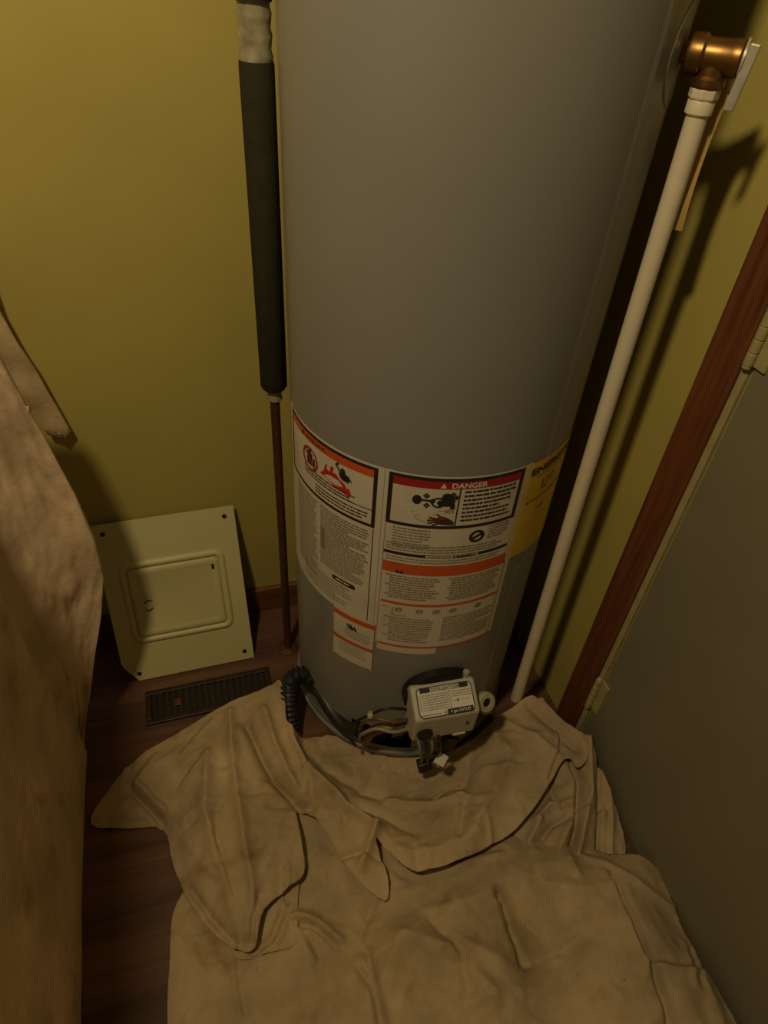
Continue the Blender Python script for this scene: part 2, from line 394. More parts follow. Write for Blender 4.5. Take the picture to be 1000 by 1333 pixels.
I_INK, I_FAINT, I_OR, I_RED, I_FL, I_HAND, I_WH, I_PAP = range(8)
O1, O2, O3 = 0.0009, 0.0013, 0.0017
def paper(name, parts, m, label):
    p = Print([m])
    for q in parts: p.patch(*q[:4], 0, 0.0005, *(q[4:] if len(q) > 4 else ()))
    o = p.build(name, HEAT); o['label'] = label; return o

# left sheet
left = paper('warning_label', [(-74, -16.6, 0.436, 0.7745), (-36.4, -15.3, 0.304, 0.436)], M['paper'], 'paper warning label with flame picture and orange bands')
p = Print(INKS)
p.frame(-70, -19.0, 0.657, 0.7705, 1.5, 0.0055, I_INK, O1)
p.patch(-68.5, -20.5, 0.752, 0.765, I_OR, O1)
p.poly([(-58, 0.7545), (-55.6, 0.7545), (-56.8, 0.763)], I_INK, O2)
p.text('WARNING', -54.5, 0.7545, 0.0105, I_INK, O2, width=0.05)
p.ring(-51.8, 0.7210, 0.0175, 0.0215, I_RED, O2)
p.bar((-55.4, 0.735), (-48.0, 0.707), 0.0035, I_RED, O3)
p.patch(-54, -50.2, 0.709, 0.732, I_HAND, O1); p.patch(-53.2, -51, 0.732, 0.738, I_HAND, O1); p.patch(-49.8, -48.4, 0.712, 0.726, I_HAND, O1)
fl = [(-45.0, 0.712), (-42.8, 0.722), (-42.2, 0.733), (-41.0, 0.738), (-41.4, 0.728), (-39.6, 0.726), (-39.2, 0.737), (-37.6, 0.739), (-38.2, 0.728), (-36.4, 0.729), (-34.5, 0.722), (-32.5, 0.719), (-31.2, 0.711), (-30.4, 0.7145), (-29.2, 0.703), (-30.2, 0.6985), (-37, 0.7035)]
p.poly(fl, I_FL, O2)
p.disc(-33.2, 0.742, 0.0042, I_INK, O3); p.bar((-36.6, 0.748), (-34.2, 0.737), 0.0032, I_INK, O3); p.bar((-36.6, 0.748), (-35, 0.752), 0.0028, I_INK, O3)
p.poly([(-35, 0.737), (-32, 0.739), (-30.2, 0.733), (-30.6, 0.724), (-33.4, 0.725), (-34.8, 0.730)], I_INK, O3)
p.bar((-31, 0.736), (-29.4, 0.728), 0.003, I_INK, O3)
p.lines(-56, -27, 0.7035, 0.684, 0.0058, 0.0026, I_INK, O1, rnd, last=0.5)
p.lines(-48, -21.5, 0.6825, 0.664, 0.0062, 0.0026, I_INK, O1, rnd, last=0.4)
p.patch(-40, -20.5, 0.6905, 0.6917, I_INK, O2)
p.patch(-19.6, -19.25, 0.44, 0.655, I_INK, O1)
p.lines(-64, -46.5, 0.648, 0.475, 0.0056, 0.0030, I_FAINT, O1, rnd)
p.lines(-45, -20.6, 0.648, 0.520, 0.0056, 0.0032, I_FAINT, O1, rnd, last=0.4)
p.patch(-45, -42.3, 0.555, 0.604, I_FAINT, O1)
for i in range(8): p.disc(-36.4+9.4*i/7, 0.5085-0.0015*0, 0.0052, I_INK, O2, n=14)
p.patch(-36.4, -27.0, 0.5033, 0.5137, I_INK, O2); p.lines(-35.6, -28, 0.5105, 0.5065, 0.01, 0.0032, I_WH, O3, rnd)
p.lines(-58, -27, 0.497, 0.447, 0.0072, 0.0026, I_FAINT, O1, rnd, last=0.6)
p.patch(-36.4, -15.6, 0.4205, 0.4325, I_OR, O1); p.patch(-36.4, -15.6, 0.3555, 0.3645, I_OR, O1)
p.lines(-30, -17, 0.398, 0.370, 0.0066, 0.0022, I_FAINT, O1, rnd)
p.bar((-29, 0.409), (-27.4, 0.399), 0.004, I_INK, O2); p.bar((-27.4, 0.410), (-26, 0.398), 0.005, I_INK, O2); p.bar((-25.2, 0.408), (-24.4, 0.398), 0.004, I_INK, O2); p.bar((-28, 0.400), (-24.5, 0.405), 0.003, I_INK, O2)
p.lines(-33, -18, 0.350, 0.325, 0.007, 0.002, I_FAINT, O1, rnd)
p.patch(-15.7, -15.4, 0.306, 0.436, I_INK, O1)
p.build('label_print', left)
# right sheet
right = paper('danger_label', [(-16.4, 39.2, 0.392, 0.7745), (-14.2, 12, 0.374, 0.392)], M['paper'], 'paper danger label with scalding hand picture and orange bands')
p = Print(INKS)
p.frame(-15.0, 35.3, 0.677, 0.7715, 1.6, 0.0058, I_INK, O1)
p.patch(-13.4, 33.7, 0.7525, 0.7657, I_RED, O1)
p.poly([(3.2, 0.7545), (5.4, 0.7545), (4.3, 0.7635)], I_WH, O2)
p.text('DANGER', 7.2, 0.7547, 0.0125, I_WH, O2, width=0.052, bold=0.0003)
p.patch(10.2, 10.7, 0.683, 0.7525, I_INK, O1)
p.lines(12.2, 33, 0.7485, 0.686, 0.0077, 0.0033, I_INK, O1, rnd, last=0.55)
# scald picture
p.disc(-4.4, 0.7305, 0.0085, I_INK, O1, sx=0.8); p.bar((-4.5, 0.7305), (0.2, 0.7305), 0.0034, I_INK, O1)
for q in ((-1.2, 0.739), (-0.8, 0.7215), (1.0, 0.7295)): p.ring(q[0], q[1], 0.0014, 0.0052, I_INK, O1, n=4)
p.ring(3.2, 0.7275, 0.0068, 0.0098, I_INK, O1); p.disc(3.6, 0.7275, 0.0035, I_INK, O1)
p.patch(3.2, 9.0, 0.7215, 0.7325, I_INK, O2); p.patch(7.6, 9.2, 0.7165, 0.7255, I_INK, O2)
p.disc(6.0, 0.7385, 0.0072, I_INK, O2); p.bar((6, 0.738), (9.4, 0.738), 0.003, I_INK, O2)
for q in ((8.1, 0.7435), (9.4, 0.7375), (8.2, 0.7325)): p.ring(q[0], q[1], 0.0012, 0.0044, I_INK, O2, n=4)
p.text('H2O', 6.0, 0.7085, 0.0085, I_FL, O2, width=0.013)
p.bar((-5.8, 0.7075), (4.8, 0.712), 0.0008, I_FAINT, O1); p.bar((4.8, 0.712), (9.8, 0.716), 0.0008, I_FAINT, O1)
for a, c in (((-4.8, 0.700), (3.6, 0.706)), ((-4.8, 0.700), (-4.2, 0.695)), ((-4.2, 0.695), (1.8, 0.685))): p.bar(a, c, 0.0009, I_FAINT, O1)
p.poly([(2.2, 0.697), (4.2, 0.7005), (5.6, 0.7025), (7.6, 0.6985), (9.9, 0.6915), (9.9, 0.685), (6.6, 0.6855), (4.0, 0.6875), (2.6, 0.6905)], I_HAND, O2)
for a, c in (((2.8, 0.698), (0.6, 0.6995)), ((3.4, 0.6955), (0.0, 0.6935)), ((3.2, 0.6915), (0.4, 0.6885)), ((4.2, 0.6885), (2.0, 0.6845)), ((5.0, 0.7005), (3.2, 0.7065))): p.bar(a, c, 0.0027, I_HAND, O2)
p.poly([(4.2, 0.699), (5.6, 0.7018), (6.6, 0.698), (5.4, 0.6955)], I_RED, O3)
# under the danger frame
p.lines(-12, 2.5, 0.6725, 0.6295, 0.0058, 0.0026, I_FAINT, O1, rnd, last=0.5)
p.lines(-14, 33, 0.6395, 0.624, 0.0056, 0.0025, I_FAINT, O1, rnd, last=0.2)
p.ring(20.0, 0.657, 0.0075, 0.0125, I_INK, O1); p.bar((18.2, 0.653), (22.0, 0.661), 0.005, I_INK, O1)
p.lines(24.5, 34, 0.674, 0.645, 0.0058, 0.0022, I_FAINT, O1, rnd)
p.patch(-14.8, 35.3, 0.6155, 0.6215, I_INK, O1); p.patch(1.5, 22, 0.6165, 0.6205, I_PAP, O2); p.text('IMPORTANT', 2.4, 0.6167, 0.0046, I_INK, O3, width=0.036); p.lines(12, 21.5, 0.6200, 0.6165, 0.01, 0.003, I_INK, O3, rnd)
p.lines(-13.5, 34, 0.611, 0.602, 0.0055, 0.0022, I_FAINT, O1, rnd, last=0.1)
p.patch(-14.6, 36.2, 0.5755, 0.5985, I_OR, O1)
p.poly([(-9.6, 0.576), (-7.6, 0.576), (-8.6, 0.5845)], I_INK, O2); p.poly([(-7.8, 0.576), (-6.0, 0.576), (-6.9, 0.583)], I_INK, O2)
p.lines(-13.0, 9.0, 0.570, 0.512, 0.0056, 0.0030, I_FAINT, O1, rnd, last=0.3, indent=1.6)
p.lines(12.0, 35.0, 0.570, 0.512, 0.0056, 0.0028, I_FAINT, O1, rnd, last=0.3, indent=1.2)
p.patch(-14.2, 37.0, 0.5015, 0.507, I_OR, O1)
for a in (-6.5, 2.2, 9.2, 16.2, 27.5):
    p.ring(a, 0.489, 0.0035, 0.0055, I_FAINT, O1); p.bar((a-1.6, 0.487), (a+1.6, 0.493), 0.0022, I_FAINT, O2)
p.patch(-9.2, -8.8, 0.474, 0.494, I_FAINT, O1); p.patch(-9.2, -3.2, 0.474, 0.4752, I_FAINT, O1); p.lines(-13.5, -10, 0.493, 0.486, 0.008, 0.002, I_FAINT, O1, rnd)
p.lines(-12.5, 9.5, 0.469, 0.404, 0.0060, 0.0026, I_FAINT, O1, rnd, last=0.4, indent=2.6)
p.lines(12.5, 36.0, 0.474, 0.410, 0.0060, 0.0026, I_FAINT, O1, rnd, last=0.4)
p.patch(-14.0, 38.6, 0.3905, 0.3955, I_OR, O1)
p.patch(-15.0, -14.75, 0.395, 0.675, I_FAINT, O1); p.patch(36.6, 36.85, 0.395, 0.58, I_FAINT, O1)
p.build('label_print', right)
# yellow energy sheet
yel = paper('energy_label', [(36.0, 92.0, 0.580, 0.772, 0.545, 0.772)], M['yellow'], 'bright yellow energy label at the side of the tank')
p = Print(INKS)
p.text('ENERGYGUIDE', 39.4, 0.7475, 0.017, I_INK, O2, width=0.168, bold=0.0006)
p.lines(43, 70, 0.7405, 0.736, 0.006, 0.0016, I_FAINT, O1, rnd, last=0.1)
p.text('$ 257', 47.5, 0.716, 0.0150, I_INK, O2, width=0.036)
p.lines(48, 52, 0.711, 0.706, 0.008, 0.004, I_INK, O1, rnd)
p.lines(40.5, 66, 0.693, 0.688, 0.01, 0.0025, I_INK, O1, rnd, last=0.1)
p.text('7.49', 48.0, 0.664, 0.011, I_INK, O2, width=0.02)
p.patch(38.5, 84, 0.640, 0.6408, I_FAINT, O1)
p.build('label_print', yel)

# --- gas control on the lower front of the tank
CPH = 16.0
v, t = radial(CPH)
CM = frame_m((AX, AY, 0), t, v, (0, 0, 1))     # local: x = along the tank, y = outward, z = up
def loc(x, y, z): return tuple(CM @ Vector((x, y, z)))
def extr(mb, prof, x0, x1, mi=0):
    """prof in (y, z), counter clockwise seen from +x"""
    k = len(prof); vs = [loc(x0, y, z) for y, z in prof]+[loc(x1, y, z) for y, z in prof]
    mb.add(vs, [tuple(reversed(range(k))), tuple(range(k, 2*k))]+[(i, (i+1) % k, k+(i+1) % k, k+i) for i in range(k)], mi)
CX0, CX1 = -0.062, 0.060
SLT, SLB = (0.250, 0.311), (0.302, 0.280)
GC = MB(); extr(GC, [(0.232, 0.196), (0.284, 0.196), (0.297, 0.206), SLB, SLT, (0.240, 0.304), (0.232, 0.285)], CX0, CX1)
gco = GC.build('gas_control', M['plastic'], HEAT, bevel=0.0055, seg=4); gco['label'] = 'aged white plastic gas control box with status sticker'
# sticker lies in the sloping face
sv = Vector((0, SLB[0]-SLT[0], SLB[1]-SLT[1])); sl = sv.length; sv.normalize(); nv = Vector((0, -sv.z, sv.y))
if nv.z < 0: nv = -nv
SO = CM @ Vector((0, SLT[0], SLT[1]))
SM = frame_m(SO, CM.to_3x3() @ Vector((1, 0, 0)), CM.to_3x3() @ (-sv), CM.to_3x3() @ nv)   # x right, y up the slope, z out
class Flat:
    def __init__(s, Mx): s.M = Mx; s.mb = MB()
    def rect(s, x0, x1, y0, y1, z, mi): s.mb.add([s.M @ Vector(q) for q in ((x0, y0, z), (x1, y0, z), (x1, y1, z), (x0, y1, z))], [(0, 1, 2, 3)], mi)
    def poly(s, pts, z, mi): s.mb.add([s.M @ Vector((x, y, z)) for x, y in pts], [tuple(range(len(pts)))], mi)
    def text(s, body, x, y, size, z, mi, width=None, bold=0.0):
        cu = bpy.data.curves.new('t', 'FONT'); cu.body = body; cu.size = size; cu.offset = bold
        ob = bpy.data.objects.new('t', cu); COL.objects.link(ob)
        me = bpy.data.meshes.new_from_object(ob.evaluated_get(bpy.context.evaluated_depsgraph_get()))
        xs = [q.co.x for q in me.vertices]; x0 = min(xs); sc = 1.0 if width is None else width/(max(xs)-x0)
        s.mb.add([s.M @ Vector((x+(q.co.x-x0)*sc, y+q.co.y, z)) for q in me.vertices], [tuple(f.vertices) for f in me.polygons], mi)
        bpy.data.objects.remove(ob); bpy.data.curves.remove(cu); bpy.data.meshes.remove(me)
def rrect(x0, x1, y0, y1, r, n=5):
    out = []
    for cx, cy, a0 in ((x1-r, y1-r, 0), (x0+r, y1-r, 90), (x0+r, y0+r, 180), (x1-r, y0+r, 270)):
        for i in range(n+1):
            a = math.radians(a0+90*i/n); out.append((cx+r*math.cos(a), cy+r*math.sin(a)))
    return out
SM = SM @ Matrix.Translation((-0.001, 0, 0))
F = Flat(SM); LW, LT, LB = 0.0525, -0.004, -sl+0.003
F.poly(rrect(-LW, LW, LB, LT, 0.009), 0.0012, 0)
F.poly(rrect(-LW+0.0018, LW-0.0018, LB+0.0018, LT-0.0018, 0.0075), 0.0016, 1)
F.rect(-LW+0.007, LW-0.007, LT-0.0095, LT-0.0015, 0.0020, 0)
F.rect(0.000, LW-0.004, LB+0.0014, LB+0.0105, 0.0020, 0)
F.rect(-0.026, 0.028, LT-0.0092, LT-0.0018, 0.0022, 1)
F.text('STATUS LIGHT CODE', -0.025, LT-0.0085, 0.0075, 0.0026, 0, width=0.052, bold=0.0002)
F.text('P gas OUTLET', 0.006, LB+0.0035, 0.0068, 0.0026, 1, width=0.038, bold=0.0001)
for x in (-0.034, 0.008): F.rect(x, x+0.0007, LB+0.009, LT-0.0095, 0.0020, 0)
F.rect(-0.045, -0.0446, LB+0.009, LT-0.0095, 0.0020, 2)
y = LT-0.0135
while y > LB+0.011:
    F.rect(-0.0495, -0.046, y-0.0012, y, 0.0020, 2); F.rect(-0.043, -0.036, y-0.0012, y, 0.0020, 2)
    x = -0.032
    while x < 0.006:
        w = min(rnd.uniform(0.003, 0.008), 0.0065-x)
        if w > 0.001: F.rect(x, x+w, y-0.0016, y, 0.0020, 2)
        x += w+0.0012
    if y > LT-0.026: F.rect(0.011, 0.05, y-0.0012, y, 0.0020, 2)
    y -= 0.0042
for x0, x1 in ((0.013, 0.021), (0.030, 0.035), (0.038, 0.044)): F.rect(x0, x1, (LT+LB)/2-0.004, (LT+LB)/2-0.0028, 0.0020, 2)
F.poly([(0.0225+0.0028*math.cos(k), (LT+LB)/2-0.0034+0.0028*math.sin(k)) for k in np.linspace(0, 6.0, 10)], 0.0020, 2)
F.rect(-0.0075, -0.001, LB+0.0015, LB+0.0085, 0.0026, 3)
F.rect(-0.05, -0.012, LB+0.0045, LB+0.0062, 0.0020, 2)
F.mb.build('status_sticker', [M['ink'], M['white_print'], M['faint'], M['cream_nut']], gco)
# black mounting plate and fittings behind the control
b = MB(); b.lathe([(0.062, -0.012), (0.066, -0.010), (0.066, 0.010), (0.060, 0.014)], 40, axis_m(loc(-0.001, 0.233, 0.262), CM.to_3x3() @ Vector((0, 1, 0)))); b.build('mounting_flange', M['black'], HEAT, smooth=True)
b = MB(); b.lathe([(0.006, 0), (0.006, 0.016)], 12, Matrix.Translation(loc(0.046, 0.242, 0.305))); b.build('reset_button', M['steel'], HEAT, smooth=True)
b = MB(); b.lathe([(0.0145, 0), (0.015, 0.002), (0.015, 0.006), (0.0125, 0.0062), (0.0125, 0.001)], 24, axis_m(loc(-0.040, 0.2972, 0.232), CM.to_3x3() @ Vector((0, 1, 0.1))), caps=False)
b.lathe([(0.0001, 0.0052), (0.0125, 0.0052)], 24, axis_m(loc(-0.040, 0.2972, 0.232), CM.to_3x3() @ Vector((0, 1, 0.1))), caps=False)
b.build('viewing_port', M['black'], gco, smooth=True)
b = MB(); b.lathe([(0.0028, 0), (0.0028, 0.003)], 10, axis_m(loc(0.040, 0.2985, 0.246), CM.to_3x3() @ Vector((0, 1, 0)))); b.build('screw', M['black'], gco, smooth=True)
b = MB(); extr(b, [(0.288, 0.201), (0.299, 0.204), (0.299, 0.208), (0.288, 0.205)], 0.018, 0.042); b.build('clip', M['white_print'], gco)
# outlet fitting on the right of the control: ring nut facing forward
def fit_m(x, y, z, ax): return axis_m(loc(x, y, z), CM.to_3x3() @ Vector(ax))
b = MB(); b.lathe([(0.012, -0.05), (0.012, 0.0), (0.0185, 0.0), (0.0195, 0.003), (0.0195, 0.011), (0.0175, 0.014), (0.0095, 0.014), (0.0085, 0.012), (0.0085, 0.002), (0.0001, 0.002)], 28, fit_m(0.084, 0.262, 0.246, (0.25, 0.8, 0.55)), caps=False)
nut = b.build('outlet_nut', M['cream_nut'], HEAT, smooth=True)
b = MB(); b.lathe([(0.0001, 0.0), (0.0086, 0.0)], 24, fit_m(0.084, 0.262, 0.246, (0.25, 0.8, 0.55)) @ Matrix.Translation((0, 0, 0.0105)), caps=False); b.build('nut_bore', M['black'], nut)
b = MB(); b.lathe([(0.014, 0), (0.0165, 0.002), (0.0165, 0.010), (0.014, 0.012)], 6, fit_m(0.093, 0.258, 0.222, (0.3, 0.8, 0.5))); b.build('outlet_nut', M['cream_nut'], HEAT)
b = MB(); b.tube([loc(0.05, 0.245, 0.228), loc(0.075, 0.25, 0.230), loc(0.09, 0.255, 0.232)], 0.013, 16); b.build('outlet_stub', M['plastic_grey'], HEAT, smooth=True)
# manifold tube, pilot tubes and wires running left from the control to the access opening
b = MB(); b.tube(catmull([loc(-0.06, 0.262, 0.198), loc(-0.085, 0.258, 0.196), loc(-0.112, 0.248, 0.186), loc(-0.127, 0.236, 0.150), loc(-0.128, 0.222, 0.10)], 8), 0.010, 14); b.build('manifold_tube', M['dull_brass'], HEAT, smooth=True)
b = MB(); b.lathe([(0.014, -0.012), (0.0155, -0.009), (0.0155, 0.009), (0.014, 0.012)], 6, axis_m(loc(-0.079, 0.259, 0.197), CM.to_3x3() @ Vector((1, 0, 0)))); b.build('manifold_nut', M['dull_brass'], HEAT)
for i, (dz, dy, m) in enumerate(((0.02, 0.006, 'dull_brass'), (0.0, 0.014, 'plastic_grey'))):
    b = MB(); b.tube(catmull([loc(-0.058, 0.255+dy, 0.205+dz), loc(-0.09, 0.262+dy, 0.214+dz), loc(-0.122, 0.25+dy, 0.215+dz), loc(-0.145, 0.236+dy, 0.18+dz), loc(-0.142, 0.222, 0.11)], 8), 0.0032, 8); b.build('pilot_tube', M[m], HEAT, smooth=True)
b = MB(); b.lathe([(0.006, -0.006), (0.007, 0), (0.005, 0.007), (0.001, 0.009)], 12, axis_m(loc(-0.13, 0.246, 0.236), CM.to_3x3() @ Vector((-0.4, 1, 0.7)))); b.build('igniter_cap', M['cream_nut'], HEAT, smooth=True)
b = MB(); b.tube(catmull([loc(-0.06, 0.25, 0.24), loc(-0.1, 0.252, 0.258), loc(-0.13, 0.244, 0.234), loc(-0.16, 0.238, 0.20), loc(-0.165, 0.236, 0.15), loc(-0.15, 0.226, 0.1)], 8), 0.0026, 8); b.build('igniter_wire', M['black'], HEAT, smooth=True)
# leads, plugs and small paper tag below the control
for i, (x0, x1, dy, m) in enumerate(((-0.05, -0.03, 0.0, 'plastic_grey'), (-0.038, -0.022, 0.008, 'rubber'), (-0.026, -0.018, 0.0, 'plastic_grey'), (-0.012, -0.012, 0.006, 'rubber'))):
    b = MB(); b.tube(catmull([loc(x0, 0.292+dy, 0.215), loc(x0+0.006, 0.302+dy, 0.18), loc(x1, 0.29+dy, 0.115), loc(x1+0.004, 0.275+dy, 0.075)], 8), 0.0030, 8); b.build('lead_wire', M[m], HEAT, smooth=True)
b = MB(); b.box((-0.014, -0.010, -0.022), (0.014, 0.010, 0.022), 0, CM @ Matrix.Translation((0.022, 0.280, 0.150)) @ Matrix.Rotation(0.3, 4, 'Y')); b.build('wire_plug', M['black'], HEAT, bevel=0.003)
b = MB(); b.box((-0.015, -0.009, -0.016), (0.015, 0.009, 0.016), 0, CM @ Matrix.Translation((-0.020, 0.284, 0.082)) @ Matrix.Rotation(-0.2, 4, 'Y')); b.build('wire_plug', M['black'], HEAT, bevel=0.003)
b = MB(); b.box((-0.011, -0.0008, -0.011), (0.011, 0.0008, 0.011), 0, CM @ Matrix.Translation((0.000, 0.308, 0.140)) @ Matrix.Rotation(0.75, 4, 'X') @ Matrix.Rotation(0.65, 4, 'Y')); b.build('paper_tag', M['white_print'], HEAT)
b = MB(); b.tube(catmull([loc(0.02, 0.286, 0.196), loc(0.038, 0.286, 0.184), loc(0.058, 0.272, 0.180)], 6), 0.006, 10); b.build('red_lead', mat('faded_red_rubber', (0.28, 0.09, 0.06), 0.6), HEAT, smooth=True)

# ------------------------------------------------------------------ relief valve and its white discharge pipe
va, ta = radial(65.0)
VR = 0.262
vphi = math.atan2(0.701-AY, 0.575-AX); vo = Vector((math.cos(vphi), math.sin(vphi), 0)); vt = Vector((-vo.y, vo.x, 0))
VP = Vector((AX, AY, 0))+vo*VR
VZ = 1.257
TPR = empty('relief_valve', (VP.x, VP.y, 0.08), 'brass relief valve with cream white discharge pipe beside the tank', 'relief valve')
def vpt(o, t_, z): return Vector((AX, AY, 0))+vo*(0.23+o)+vt*t_+Vector((0, 0, z))
b = MB(); b.lathe([(0.010, -0.002), (0.010, 0.006), (0.0175, 0.006), (0.019, 0.009), (0.019, 0.020), (0.0165, 0.023), (0.0165, 0.047), (0.0178, 0.049), (0.0178, 0.057), (0.015, 0.060), (0.008, 0.062)], 32, frame_m(vpt(0, 0, VZ), vt, (0, 0, 1), vo))
b.build('valve_body', M['brass'], TPR, smooth=True)
b = MB(); b.lathe([(0.0160, -0.028), (0.0175, -0.026), (0.0175, -0.020), (0.0145, -0.017), (0.014, 0.0)], 28, Matrix.Translation(vpt(0.034, 0, VZ))); b.build('valve_outlet', M['brass'], TPR, smooth=True)
b = MB(); b.lathe([(0.0150, -0.039), (0.0162, -0.0375), (0.0162, -0.0295), (0.0150, -0.028)], 8, Matrix.Translation(vpt(0.034, 0, VZ))); b.build('adapter_nut', M['cpvc'], TPR, bevel=0.001)
b = MB(); b.lathe([(0.0130, -0.054), (0.0146, -0.052), (0.0146, -0.041), (0.0135, -0.039)], 28, Matrix.Translation(vpt(0.034, 0, VZ))); b.build('adapter_collar', M['cpvc'], TPR, smooth=True)
ptop = vpt(0.034, 0, VZ-0.050); pbot = Vector((0.591, 0.689, 0.085))
b = MB(); b.tube([ptop, (ptop+pbot)/2, pbot], 0.0118, 24); b.build('discharge_pipe', M['cpvc'], TPR, smooth=True)
# lever at the outer end
LMx = frame_m(vpt(0.062, 0, VZ+0.006), vt, vo, (0, 0, 1))
b = MB(); b.box((-0.017, 0.000, -0.050), (-0.0135, 0.0105, 0.010), 0, LMx @ Matrix.Rotation(math.radians(-5), 4, 'X')); b.build('test_lever', M['steel'], TPR, bevel=0.004)
b = MB(); b.lathe([(0.0190, 0.0), (0.0190, 0.0025)], 28, frame_m(vpt(0.0595, 0, VZ), vt, (0, 0, 1), vo)); b.build('end_plate', M['steel'], TPR, smooth=True)
# narrow instruction strip hanging behind the pipe
sp = []
for i in range(13):
    k = i/12; sp.append(vpt(0.052-0.004*math.sin(k*3), 0.012+0.004*math.sin(k*5), VZ-0.03-0.145*k))
b = MB(); vs = []
for q in sp: vs += [q-vo*0.007, q+vo*0.007, q+vo*0.007+vt*0.0012, q-vo*0.007+vt*0.0012]
fs = []
for i in range(12):
    for a in range(4): fs.append((4*i+a, 4*i+(a+1) % 4, 4*i+4+(a+1) % 4, 4*i+4+a))
fs += [(3, 2, 1, 0), (48, 49, 50, 51)]
b.add(vs, fs); b.build('instruction_strip', mat('tan_plastic_strip', (0.45, 0.30, 0.10), 0.4, var=0.15), TPR)
# round port edge pressed into the jacket
b = MB(); kk = math.degrees(1/R); vphi_deg = None
best = min(np.arange(20, 90, 0.25), key=lambda a: (Vector(cyl(a, 0, 1))-Vector((AX, AY, 0))-vo).length)
b.tube([cyl(best+kk*0.05*math.cos(a), VZ+0.05*math.sin(a), R+0.0004) for a in np.linspace(0, 2*math.pi, 49)], 0.0012, 6, caps=False)
b.build('port_edge', M['tank'], HEAT, smooth=True)

# ------------------------------------------------------------------ insulated pipe at the left of the tank
PX, PY = 0.1485, 1.0075
PIPE = empty('insulated_pipe', (PX, PY, 0), 'thin copper pipe in a dark foam sleeve left of the tank', 'pipe')
def vtube(name, z0, z1, r, m, wob=0.0, n=24, seg=1):
    bb = MB(); prof = []
    for i in range(seg+1):
        k = i/seg; prof.append((r*(1+wob*math.sin(i*2.1)), z0+(z1-z0)*k))
    bb.lathe(prof, n, Matrix.Translation((PX, PY, 0))); return bb.build(name, m, PIPE, smooth=True)
vtube('copper_pipe', 0.0, 1.75, 0.0085, M['copper'])
b = MB(); b.lathe([(0.010, 0.727), (0.0195, 0.728), (0.0225, 0.733), (0.0225, 1.195), (0.0215, 1.199), (0.010, 1.199)], 32, Matrix.Translation((PX, PY, 0)))
b.build('foam_sleeve', M['foam'], PIPE, smooth=True)
vtube('tape_wrap', 1.197, 1.262, 0.0205, M['tape'], 0.06, 24, 9)
vtube('tape_wrap', 0.705, 0.730, 0.0125, M['tape'], 0.08, 20, 5)
b = MB(); b.lathe([(0.010, 1.258), (0.0225, 1.259), (0.0225, 1.70), (0.010, 1.70)], 32, Matrix.Translation((PX, PY, 0))); b.build('foam_sleeve', M['foam'], PIPE, smooth=True)
b = MB(); b.lathe([(0.024, 0.0005), (0.024, 0.003), (0.012, 0.006), (0.0086, 0.006)], 24, Matrix.Translation((PX, PY, 0))); b.build('floor_flange', M['copper'], PIPE, smooth=True)

# ------------------------------------------------------------------ steel cover leaning on the wall
pw = 0.291
pbl = Vector((-0.226, 1.000, 0.002)); ptl_y = WY-0.003; ptop_z = 0.364
pdir = Vector((0, ptl_y-0.010-1.000, ptop_z)); phh = pdir.length; pdir.normalize(); pn = Vector((1, 0, 0)).cross(pdir)   # facing the room
PM = frame_m(pbl, (1, 0, 0), pdir, pn)
COV = empty('panel_cover', (-0.08, 1.0, 0), 'pale green steel breaker panel cover leaning against the wall', 'panel cover')
b = MB(); outl = [(0.030, 0), (pw, 0), (pw, phh), (0, phh), (0, 0.050), (0.006, 0.035)]
k = len(outl); vs = [PM @ Vector((x, y, 0)) for x, y in outl]+[PM @ Vector((x, y, 0.002)) for x, y in outl]
b.add(vs, [tuple(reversed(range(k))), tuple(range(k, 2*k))]+[(i, (i+1) % k, k+(i+1) % k, k+i) for i in range(k)]); b.build('plate', M['panel'], COV)
def ring_loft(rings):
    vs = []; fs = []; kk_ = len(rings[0][0])
    for pts, z in rings: vs += [PM @ Vector((x, y, z)) for x, y in pts]
    for i in range(len(rings)-1):
        for a in range(kk_): fs.append((i*kk_+a, i*kk_+(a+1) % kk_, (i+1)*kk_+(a+1) % kk_, (i+1)*kk_+a))
    return vs, fs
fx0, fx1, fy0, fy1 = 0.034, 0.258, 0.094, 0.294
rings = []
for ins, z in ((0, 0.002), (0.003, 0.0065), (0.008, 0.0085), (0.013, 0.0065), (0.015, 0.0025)):
    rings.append((rrect(fx0+ins, fx1-ins, fy0+ins, fy1-ins, max(0.022-ins*0.9, 0.004)), z))
vs, fs = ring_loft(rings); b = MB(); b.add(vs, fs); b.build('raised_frame', M['panel'], COV, smooth=True, angle=60)
rings = []
dx0, dx1, dy0, dy1 = fx0+0.0165, fx1-0.0165, fy0+0.0175, fy1-0.0165
for ins, z in ((0, 0.002), (0.0005, 0.0060), (0.003, 0.0078), (0.012, 0.0082), (0.016, 0.0062)):
    rings.append((rrect(dx0+ins, dx1-ins, dy0+ins, dy1-ins, max(0.010-ins*0.4, 0.003)), z))
vs, fs = ring_loft(rings); b = MB(); b.add(vs, fs+[tuple(range(4*24, 5*24))]); dr = b.build('cover_door', M['panel'], COV, smooth=True, angle=50)
b = MB()
for dy in (0.0, 0.016):
    pts = [(0.074+0.016*t_, 0.178+dy+0.004*math.sin(t_*3.1)*(1 if dy else -1)+0.003*t_, 0.0072) for t_ in np.linspace(0, 1, 8)]
    b.tube([PM @ Vector(q) for q in pts], 0.0011, 6)
b.build('finger_latch', M['hole'], dr, smooth=True)
b = MB(); b.box((0.226, 0.250, 0.006), (0.232, 0.262, 0.0095), 0, PM); b.build('hinge_tab', M['hole'], COV, bevel=0.001)
